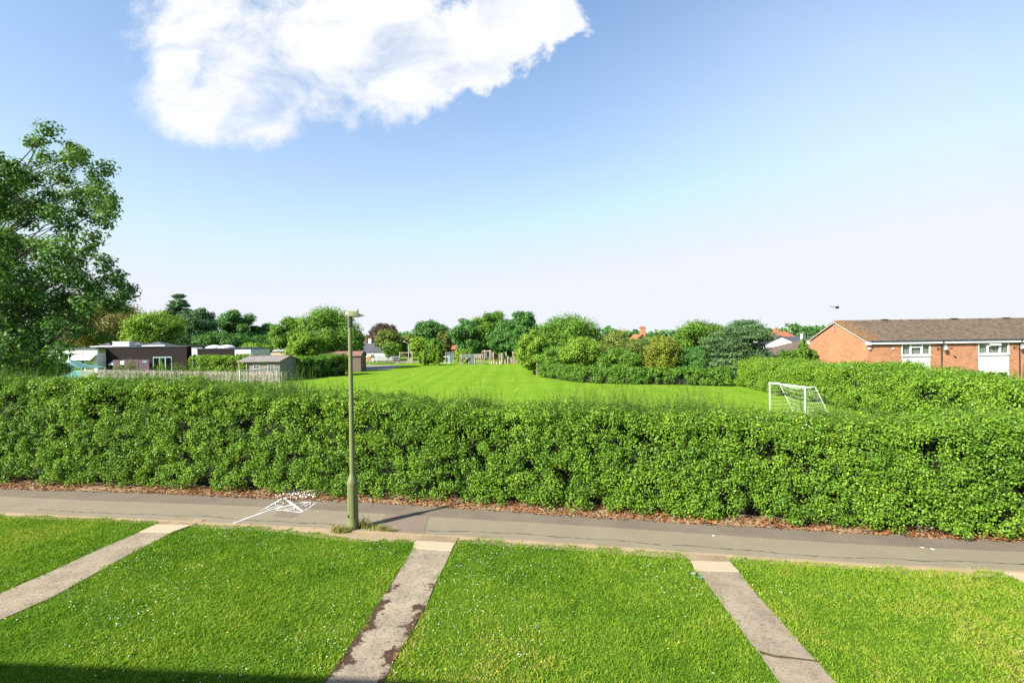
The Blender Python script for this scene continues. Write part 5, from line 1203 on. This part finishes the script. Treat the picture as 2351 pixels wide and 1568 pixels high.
# ================================================================== GOALS
def goal(name, label, A, B, h, back, depth, net=True, r=.06, group=None, colour='white', braces=True):
    """posts stand at A and B; back = unit direction the net leans to"""
    A = np.array([A[0], A[1], 0.0]); B = np.array([B[0], B[1], 0.0]); c = (A + B) / 2; t = thing(name, label, 'goal', c, 0, group); a, b = A - c, B - c; up = np.array([0, 0, h]); bk = np.array([back[0], back[1], 0.0])
    for p in (a, b): MB().tube([p, p + up], r, 12).build('post', M[colour], t, smooth=True)
    u = unit(b - a); MB().tube([a + up - u * r, b + up + u * r], r * .98, 12).build('crossbar', M[colour], t, smooth=True)
    if braces:
        for p in (a, b): MB().tube([p + up, p + up + bk * depth * .35, p + bk * depth, p + bk * depth * .98 + np.array([0, 0, .02])], .015, 6).build('net_stay', M[colour], t, smooth=True)
        MB().tube([a + bk * depth + np.array([0, 0, .03]), b + bk * depth + np.array([0, 0, .03])], .022, 6).build('ground_bar', M[colour], t)
    if net:
        m = MB(); n = 15
        for i in range(n + 1):
            p = a + (b - a) * i / n; sag = .10 * math.sin(PI * i / n)
            m.tube([p + up, p + up + bk * depth * .35 - np.array([0, 0, sag * 2.2]), p + bk * depth * (.8) + up * .35 - np.array([0, 0, sag]), p + bk * depth], .0032, 3, False)
        for k in range(1, 13):
            f = k / 13; row = []
            for i in range(n + 1):
                p = a + (b - a) * i / n; sag = .10 * math.sin(PI * i / n); q0, q1, q2, q3 = p + up, p + up + bk * depth * .35 - np.array([0, 0, sag * 2.2]), p + bk * depth * .8 + up * .35 - np.array([0, 0, sag]), p + bk * depth
                s = f * 3; row.append(q0 + (q1 - q0) * s if s < 1 else q1 + (q2 - q1) * (s - 1) if s < 2 else q2 + (q3 - q2) * (s - 2))
            m.tube(row, .0032, 3, False)
        for p in (a, b):
            for k in range(1, 10):
                f = k / 10; m.tube([p + up * f, p + bk * depth * (.35 + .65 * (1 - f)) + up * f], .0032, 3, False)
        m.build('net', M['net_white'], t)
A, B = dp(1767, 879, 25.6), dp(1848, 889, 23.3)
goal('football_goal', 'white football goal with a sagging net half sunk behind the big hedge', A, B, A[2], (.99, .10), 1.45, r=.031)
A, B = dp(636.5, 846, 47.3), dp(551, 851, 44.2)
goal('football_goal', 'pale goal frame without a net in front of the picket fence', A, B, 1.83, (-.93, .37), 1.1, net=False, r=.055, colour='dull_white')
A, B = dp(1013, 816, 92), dp(1031, 816, 92)
goal('football_goal', 'tiny white goal at the far end of the field beside the larger feathery shrub', A, B, 1.25, (0, 1), .7, net=False, r=.05)
A, B = dp(1023, 811, 98), dp(1041, 811, 98)
goal('football_goal', 'timber framed goal with a dark backboard beside the tiny white goal', A, B, 1.85, (0, 1), .5, net=False, r=.07, colour='picket', braces=False)
bb = [o for o in COL.objects if o.get('label', '').startswith('timber framed goal')][0]
MB().box(-.75, .75, .08, .14, .05, 1.8).build('backboard', M['play_green'], bb)

# ================================================================== PLAYGROUND
court = [gp(*p)[:2] for p in ((700, 853), (831, 850.5), (888, 850), (925, 839.8), (890, 838), (831, 837.6), (700, 837))]
sheet('court', court, M['court'], .010)
sheet('playground_path', [gp(*p)[:2] for p in ((700, 831.5), (960, 831.2), (1045, 833.5), (1045, 831.5), (960, 829.0), (700, 829))], M['court'], .010)

def playground():
    Y = 87.0; k = 1 / ppm(Y); X = lambda cx: dp(1034.9 + cx * .0755, 836, Y)[0]; z = lambda cy: max(0.0, (705 - cy) * .0755 * k)
    t = thing('climbing_frame', 'timber climbing frame with a ramp, green side boards and a tower', 'climbing frame', (X(640), Y, 0)); ox = X(640)
    L = lambda cx: X(cx) - ox
    for cx, top in ((280, 395), (325, 395), (470, 395), (540, 395), (725, 395), (800, 395), (860, 400), (910, 385), (955, 315), (1022, 270), (1180, 275), (1222, 330)):
        MB().bar((L(cx), 0, 0), (L(cx), 0, z(top)), .10).build('post', M['play_wood'], t)
    for cx, top in ((300, 395), (720, 395), (1022, 270), (1200, 275)):
        MB().bar((L(cx), 1.4, 0), (L(cx), 1.4, z(top)), .10).build('post', M['play_grey'], t)
    MB().box(L(275), L(1220), .06, 1.34, z(535), z(505)).build('deck', M['play_grey'], t)
    MB().box(L(335), L(460), -.06, -.01, z(500), z(405)).box(L(550), L(720), -.06, -.01, z(500), z(400)).build('side_board', M['play_green'], t)
    MB().box(L(560), L(740), -.04, .0, z(700), z(540)).build('lower_board', M['play_green'], t)
    MB().box(L(735), L(905), -.06, -.01, z(510), z(405)).build('bridge_side', M['play_grey'], t)
    m = MB()
    for cx in (760, 790, 900, 960): m.box(L(cx), L(cx + 22), -.09, -.062, z(480), z(400))
    m.build('rail_boards', M['play_wood'], t)
    r_ = MB(); r_.extrude([(L(340), -.35, z(690)), (L(530), -.35, z(500)), (L(530), -.35, z(480)), (L(340), -.35, z(665))], (0, .34, 0)); r_.build('ramp', M['play_wood'], t)
    MB().bar((L(960), 0, z(300)), (L(1240), 0, z(300)), .12, .16).build('beam', M['play_wood'], t)
    MB().bar((L(275), 0, z(400)), (L(960), 0, z(400)), .06, .10).build('top_rail', M['play_grey'], t)
    MB().box(L(1035), L(1110), -.06, -.01, z(500), z(335)).build('tower_board', M['play_green'], t)
    MB().bar((L(1225), .1, z(690)), (L(1270), .1, z(330)), .11).build('leaning_pole', M['play_grey'], t)
    # timber posts of the trail, each one on its own
    spec = [(1300, 350, 'slim grey post next to the climbing frame'), (1372, 530, 'shortest of the pale timber posts'), (1440, 460, 'pale timber post with a flat top before the net panel'), (1560, 380, 'tall timber post at the net panel'), (1612, 455, 'timber post where the log palisade begins, nearest the net panel'),
            (1688, 340, 'tall thin timber post behind the palisade'), (1742, 470, 'mid height timber post before the palisade gap'), (1800, 505, 'short timber post inside the palisade'), (1908, 330, 'tallest timber post, near the shrubbery'), (1960, 505, 'thick short timber post beside the tallest one'), (2040, 510, 'last timber post beside the lime green bush')]
    for i, (cx, top, lb) in enumerate(spec):
        r = np.random.default_rng(i); h = z(top); o = thing('timber_post', lb, 'post', (X(cx), Y + .3 * (i % 3), 0), 0, 'timber posts of the play trail')
        MB().tube([(0, 0, -.1), (0, 0, h * .5), (r.normal() * .03, 0, h - .04), (r.normal() * .03, 0, h)], [.11, .105, .10, .07], 10).build('shaft', M['play_wood'], o, smooth=True)
        MB().lathe([(.085, 0), (.085, .03), (.03, .05)], 10, (0, 0, h)).build('cap', M['play_grey'], o)
    t = thing('log_palisade', 'row of upright pale logs of uneven height near the shrubbery', 'palisade', (X(1800), Y + .9, 0)); r = np.random.default_rng(9)
    for cx in (1640, 1665, 1700, 1720, 1770, 1790, 1825, 1850, 1870, 1940, 1985, 2010):
        MB().tube([(X(cx) - X(1800), 0, 0), (X(cx) - X(1800), 0, z(560) * r.uniform(.75, 1.35))], .085, 8).build('log', M['play_wood'], t, smooth=True)
    MB().bar((X(1620) - X(1800), -.12, z(590)), (X(1760) - X(1800), -.12, z(640)), .08).bar((X(1760) - X(1800), -.12, z(640)), (X(1880) - X(1800), -.12, z(655)), .08).build('cross_log', M['play_wood'], t)
    t = thing('net_panel', 'square climbing net panel between two timber posts', 'climbing net', (X(1525), Y + .5, 0)); m = MB()
    for i in range(7): m.bar((X(1480 + i * 15) - X(1525), 0, z(540)), (X(1480 + i * 15) - X(1525), 0, z(380)), .03)
    for i in range(8): zz = z(540) + (z(380) - z(540)) * i / 7; m.bar((X(1478) - X(1525), .0, zz), (X(1572) - X(1525), .0, zz), .03)
    m.build('net', M['picket'], t); MB().bar((X(1475) - X(1525), 0, 0), (X(1475) - X(1525), 0, z(370)), .09).build('post', M['play_wood'], t)
    t = thing('step_logs', 'low stepping logs in front of the net panel', 'stepping logs', (X(1400), Y - .3, 0))
    for cx in (1250, 1330, 1400, 1490, 1540): MB().lathe([(.16, 0), (.16, z(640)), (.10, z(630))], 10, (X(cx) - X(1400), 0, 0)).build('log', M['play_wood'], t)
    # pull-up frame on the left
    Y2 = 97.0; c5 = lambda cx, cy: dp(820.4 + cx * .09375, 771.4 + cy * .09375, Y2); k = 1 / ppm(Y2)
    a, b = c5(1047, 650), c5(1350, 650); t = thing('exercise_frame', 'timber exercise frame with hanging rings at the far side of the field', 'exercise frame', (a[0], Y2, 0)); w = b[0] - a[0]
    for x, h in ((0, 2.15), (w, 2.25)): MB().tube([(x, 0, 0), (x, 0, h)], .12, 10).build('post', M['play_wood'], t, smooth=True)
    MB().bar((0, 0, 1.98), (w, 0, 1.98), .10, .12).build('beam', M['play_wood'], t)
    for x in (.28, .5, .84):
        MB().tube([(w * x, 0, 1.95), (w * x, 0, 1.15)], .02, 6).tube([(w * x + .1 * math.cos(q), 0, 1.05 + .1 * math.sin(q)) for q in np.linspace(0, 2 * PI, 13)], .02, 6).build('hanging_ring', M['picket'], t)
    MB().box(w * .55, w * .98, .2, .25, .1, .95).build('back_board', M['picket'], t)
    p0 = c5(1080, 690); t = thing('balance_beam', 'low dark balance beam rising to a flat top before the exercise frame', 'balance beam', (p0[0], Y2 - 5, 0)); e = c5(1460, 660)[0] - p0[0]
    MB().bar((0, 0, .06), (e * .32, 0, .42), .16).bar((e * .32, 0, .42), (e * .75, 0, .46), .16).bar((e * .75, 0, .46), (e, 0, .10), .16).build('beam', M['play_grey'], t)
    for f in (.3, .5, .74): MB().bar((e * f, 0, 0), (e * f, 0, .36), .12).build('leg', M['play_grey'], t)
    for i, cx in enumerate((290, 335, 395, 545, 660, 790, 860, 900, 950, 990)):
        p = gp(820.4 + cx * .09375, 771.4 + (648 + (i % 3) * 3) * .09375); h = .28 + .08 * ((i * 7) % 4) / 3
        lb = ['first', 'second', 'third', 'fourth', 'fifth', 'sixth', 'seventh', 'eighth', 'ninth', 'tenth'][i]
        o = tag(MB().lathe([(.14, 0), (.14, h * .85), (.11, h)], 9).build('log_stump', M['play_grey'], None, loc=p), f'short log stump, {lb} from the shed towards the exercise frame', 'stump', 'log stumps edging the path')
    # netting fence
    Y3 = 100.0; a, b = c5(410, 600), c5(1040, 600); a = dp(859, 828, Y3); b = dp(918, 828, Y3); w = b[0] - a[0]; t = thing('netting_fence', 'dark green netting fence in front of the slate-roofed house', 'fence', (a[0], Y3, 0)); m = MB()
    for i in range(40): m.bar((w * i / 39, 0, .05), (w * i / 39, 0, 1.4), .035)
    for i in range(12): m.bar((0, .02, .08 + i * .12), (w, .02, .08 + i * .12), .035)
    m.build('netting', M['net_green'], t)
    for f in (0, .1, .55, 1): MB().tube([(w * f, -.06, 0), (w * f, -.06, 1.55 if f == .1 else 1.45)], .045, 8).build('post', M['old_white'] if f == .1 else M['net_green'], t)
    p = dp(932, 832, 96); t = thing('pole_light', 'thin white pole with a small lamp standing behind the exercise frame', 'lamp pole', (p[0], 98.5, 0))
    MB().lathe([(.06, 0), (.05, 2.2), (.035, 3.7)], 8).build('pole', M['old_white'], t); MB().bar((0, 0, 3.7), (-.7, 0, 4.1), .05).build('arm', M['old_white'], t); MB().box(-1.0, -.65, -.08, .08, 4.05, 4.16).build('lamp_head', M['white'], t, bevel=.02)
    p = dp(845, 826, 106); t = thing('play_house', 'small orange plastic play house by the slate-roofed house', 'toy house', (p[0], 106, 0))
    MB().box(-.45, .45, 0, .8, 0, .75).build('wall', M['orange'], t, bevel=.05); MB().extrude([(-.55, -.1, .75), (.55, -.1, .75), (0, -.1, 1.2)], (0, 1.0, 0)).build('roof', M['orange'], t); MB().box(-.15, .15, -.02, -.003, .05, .6).build('door', M['room'], t)
playground()
def picnic_table():
    p = dp(909, 826, 103); t = thing('picnic_table', 'white picnic table behind the netting fence', 'table', (p[0], 103, 0))
    MB().box(-.8, .8, -.35, .35, .98, 1.04).build('table_top', M['white'], t)
    for x in (-.6, .6): MB().bar((x, -.5, 0), (x, .15, .98), .07).bar((x, .5, 0), (x, -.15, .98), .07).build('leg', M['white'], t)
    for y in (-.75, .75): MB().box(-.8, .8, y - .13, y + .13, .55, .60).build('bench', M['white'], t)
picnic_table()
def barrel():
    p = gp(1683, 869); t = thing('water_butt', 'dark blue-green water butt in the shade under the cedar', 'water butt', p)
    MB().lathe([(.26, 0), (.30, .35), (.31, .6), (.28, .92)], 18).build('tub', M['barrel'], t, smooth=True); MB().lathe([(.30, .92), (.30, .97), (.1, 1.0)], 18).build('lid', M['black'], t)
barrel()
def stake():
    p = gp(1233, 862.5); t = thing('wooden_stake', 'bare wooden stake standing at the tip of the field shrubbery', 'stake', p)
    MB().tube([(0, 0, -.1), (.01, 0, .8), (.03, 0, 1.5), (.03, 0, 1.58)], [.055, .05, .05, .015], 8).build('shaft', M['play_wood'], t, smooth=True); MB().bar((-.25, -.06, .62), (.16, -.06, .82), .05).build('cross_piece', M['play_wood'], t)
stake()
def scraps():
    p = gp(1592, 1323); t = thing('garden_label', 'small grey-green plastic scrap lying in the grass by the grey path', 'scrap', p)
    MB().prism([(-.05, -.02), (.03, -.03), (.06, .02), (-.02, .05)], .05, .062).build('grey_piece', M['grey_metal'], t); MB().prism([(.03, -.16), (.09, -.17), (.10, -.13), (.04, -.12)], .05, .06).build('teal_piece', M['teal'], t)
    r = np.random.default_rng(12)
    for i, (x, y, lb) in enumerate(((1640, 1232, 'lone white paper scrap on the dark tarmac by the mossy path'), (2117, 1259, 'larger of two white paper scraps lying together on the footpath'), (2142, 1262, 'smaller of two white paper scraps lying together on the footpath'), (2210, 1236, 'white wrapper at the foot of the hedge'))):
        q_ = gp(x, y); c = rdir(6, r) * .03; pts = sorted([(r.uniform(-.04, .04), r.uniform(-.03, .03)) for _ in range(5)], key=lambda v: math.atan2(v[1], v[0]))
        tag(MB().prism(pts, .018, .026).build('paper_scrap', M['white'], None, loc=(q_[0], q_[1], .0)), lb, 'litter', 'paper scraps on the footpath')
scraps()

# ================================================================== THE HOUSE THE VIEW IS TAKEN FROM (its roof shades the near lawn)
def own_house():
    rot = -.086; t = thing('home_terrace', 'brick terrace the view is taken from, its roof shadow lying along the nearest grass', 'house', (0, 0, 0), rot)
    f = -.28; L0, L1, D, ze, zr = -26, 4.0 + 10, 8.0, 6.02, 8.2
    m = MB(); wins = [(-15.5, -13.5), (-9.0, -7.0), (-.9, .9), (6, 8)]; xs = L0
    for a, b in wins: m.box(xs, a, f - .3, f, 0, ze); m.box(a, b, f - .3, f, 0, 3.1); m.box(a, b, f - .3, f, 4.9, ze); xs = b
    m.box(xs, L1, f - .3, f, 0, ze); m.box(L0, L1, f - D, f - D + .3, 0, ze)
    for x in (L0, L1 - .3): m.extrude([(x, f - .3, 0), (x, f - D + .3, 0), (x, f - D + .3, ze), (x, f - D / 2, zr - .1), (x, f - .3, ze)], (.3, 0, 0))
    m.build('wall', M['brick'], t)
    r_ = MB()
    for s in (0, 1):
        y0 = f + .40 if s == 0 else f - D - .40
        r_.extrude([(L0 - .2, y0, ze), (L0 - .2, f - D / 2, zr), (L0 - .2, f - D / 2, zr + .12), (L0 - .2, y0, ze + .12)], (L1 - L0 + .4, 0, 0))
    r_.build('roof', M['brown_roof'], t)
    for a, b in wins:
        w = MB(); w.box(a, a + .07, f - .2, f - .1, 3.1, 4.9); w.box(b - .07, b, f - .2, f - .1, 3.1, 4.9); w.box(a + .07, b - .07, f - .2, f - .1, 3.1, 3.17); w.box(a + .07, b - .07, f - .2, f - .1, 4.83, 4.9)
        wn = w.build('window', M['white'], t); MB().box(a + .07, b - .07, f - .16, f - .14, 3.17, 4.83).build('pane', M['glass'], wn)
own_house()

# ================================================================== LIGHT, SKY, CAMERA
SKY_STR, SUN_STR, EXPOSURE = .10, 4.6, 1.5
sx, sy = -math.sin(SUN_HEAD), -math.cos(SUN_HEAD)
import mathutils
sd = mathutils.Vector((sx * math.cos(SUN_EL), sy * math.cos(SUN_EL), math.sin(SUN_EL)))
sl = bpy.data.lights.new('sun', 'SUN'); sl.energy = SUN_STR; sl.angle = math.radians(.53); sl.color = (1.0, .94, .83)
so = bpy.data.objects.new('sun', sl); COL.objects.link(so); so.rotation_euler = sd.to_track_quat('Z', 'Y').to_euler(); so.location = (-20, -20, 40)

w = bpy.data.worlds.new('World'); SC.world = w; w.use_nodes = True
nt = w.node_tree; nt.nodes.clear(); k = NT(nt)
out = k.n('ShaderNodeOutputWorld'); bg = k.n('ShaderNodeBackground'); bg.inputs['Strength'].default_value = SKY_STR
sky = k.n('ShaderNodeTexSky', sky_type='NISHITA'); sky.sun_disc = False; sky.sun_elevation = SUN_EL; sky.sun_rotation = math.atan2(sx, sy)
sky.air_density = 1.0; sky.dust_density = 1.2; sky.ozone_density = 1.0
co = k.n('ShaderNodeTexCoord').outputs['Generated']
sp = k.n('ShaderNodeSeparateXYZ'); k.set(sp.inputs[0], co)
yy = k.math('MAXIMUM', sp.outputs[1], .08)
cb = k.n('ShaderNodeCombineXYZ'); k.set(cb.inputs[0], k.math('DIVIDE', sp.outputs[0], yy)); k.set(cb.inputs[1], k.math('DIVIDE', sp.outputs[2], yy))
uv = cb.outputs[0]
def uvp(x, y): d = ray(x, y); return d[0] / d[1], d[2] / d[1]
warp = k.vmath('ADD', uv, k.scale(k.vmath('SUBTRACT', k.ncol(uv, 5.0), (.5, .5, .5)), (.085, .085, 0)))
warp = k.vmath('ADD', warp, k.scale(k.vmath('SUBTRACT', k.ncol(uv, 17.0), (.5, .5, .5)), (.035, .035, 0)))
blobs = [(490, 235, 120, 80), (585, 245, 110, 80), (410, 235, 95, 85), (400, 130, 75, 130), (480, 60, 160, 110), (560, 190, 150, 95), (625, 270, 70, 60), (720, 150, 190, 120), (800, 40, 260, 110), (930, 170, 140, 105), (1010, 90, 190, 120), (1110, 165, 85, 65), (1140, 60, 150, 90), (1260, 40, 90, 60)]
acc = None
for x, y, rx, ry in blobs:
    u0, v0 = uvp(x, y); d = k.vmath('LENGTH', k.scale(k.vmath('SUBTRACT', warp, (u0, v0, 0)), (F_PX / rx, F_PX / ry, 0)))
    f = k.math('SUBTRACT', 1.0, d)
    if acc is None: acc = f
    else: acc = k.math('SMOOTH_MAX', acc, f, .25)
fine = k.noise(uv, 11.0, 12, .66, .25); wisp = k.noise(k.scale(k.vmath('ADD', uv, k.scale(k.ncol(uv, 3.0), (.12, .12, 0))), (1.0, 1.5, 1)), 4.2, 9, .62, .4)
dens = k.math('ADD', acc, k.math('MULTIPLY', k.math('SUBTRACT', fine, .5), 1.7))
cover = k.step(k.math('MULTIPLY', k.math('ADD', dens, .06), k.math('ADD', 1.0, k.math('MULTIPLY', k.step(sp.outputs[0], -.34, .02), 1.5))), -.18, .62)
holes = k.math('SUBTRACT', 1.0, k.math('MULTIPLY', k.step(wisp, .46, .70), k.math('MULTIPLY', k.step(sp.outputs[0], .22, -.30), .72)))
cover = k.math('MULTIPLY', cover, holes)
# a loose wisp below the cloud
u0, v0 = uvp(800, 275); d = k.vmath('LENGTH', k.scale(k.vmath('SUBTRACT', warp, (u0, v0, 0)), (F_PX / 34, F_PX / 40, 0)))
cover = k.math('MAXIMUM', cover, k.math('MULTIPLY', k.step(k.math('ADD', k.math('SUBTRACT', 1.0, d), k.math('MULTIPLY', k.math('SUBTRACT', fine, .5), 2.2)), 0.0, 1.1), .55))
front = k.math('GREATER_THAN', sp.outputs[1], .1)
cover = k.math('MULTIPLY', cover, front)
# summer haze: pale towards the horizon, a broad veil on the right
elev = sp.outputs[2]
haze = k.math('POWER', k.math('SUBTRACT', 1.0, k.math('MAXIMUM', elev, 0.0), clamp=True), 4.2)
veil_c = uvp(2150, 330); vd = k.vmath('LENGTH', k.scale(k.vmath('SUBTRACT', uv, (veil_c[0], veil_c[1], 0)), (1.1, 1.6, 0)))
veil = k.math('MULTIPLY', k.math('MULTIPLY', k.step(vd, .95, .0), k.math('ADD', .55, k.math('MULTIPLY', k.noise(k.scale(uv, (1, 2.2, 1)), 2.4, 6, .6, .4), .7))), front)
HZ = (3.20, 3.35, 3.58); CL = (3.75, 3.75, 3.75)
base = k.mix(1.0, sky.outputs[0], (.86, .94, .98), 'MULTIPLY')
base = k.mix(k.step(sp.outputs[1], -.35, .15), base, k.mix(1.0, base, (3.08, 3.27, 3.60), 'DARKEN'))
base = k.mix(haze, base, k.mix(1.0, base, (.92, .90, .92), 'MULTIPLY'))
base = k.mix(k.math('MULTIPLY', haze, .95), base, HZ)
base = k.mix(k.math('MULTIPLY', veil, .42), base, HZ)
base = k.mix(cover, base, k.mix(k.step(wisp, .35, .62), CL, (3.30, 3.42, 3.60)))
k.set(bg.inputs['Color'], base); nt.links.new(bg.outputs[0], out.inputs[0])

cam = bpy.data.cameras.new('camera'); cam.sensor_width = 36; cam.lens = 36 * F_PX / W_PX; cam.clip_start = .05; cam.clip_end = 3000
cm = bpy.data.objects.new('camera', cam); COL.objects.link(cm)
mat = mathutils.Matrix(((RGT[0], UPV[0], -FWD[0], 0), (RGT[1], UPV[1], -FWD[1], 0), (RGT[2], UPV[2], -FWD[2], CAM_H), (0, 0, 0, 1)))
cm.matrix_world = mat; SC.camera = cm

SC.view_settings.view_transform = 'Standard'; SC.view_settings.look = 'None'; SC.view_settings.exposure = EXPOSURE; SC.view_settings.gamma = 1
SC.render.engine = 'CYCLES'; cy = SC.cycles
cy.max_bounces = 6; cy.diffuse_bounces = 3; cy.glossy_bounces = 2; cy.transmission_bounces = 3; cy.transparent_max_bounces = 8
cy.use_denoising = False; cy.caustics_reflective = False; cy.caustics_refractive = False
SC.render.film_transparent = False
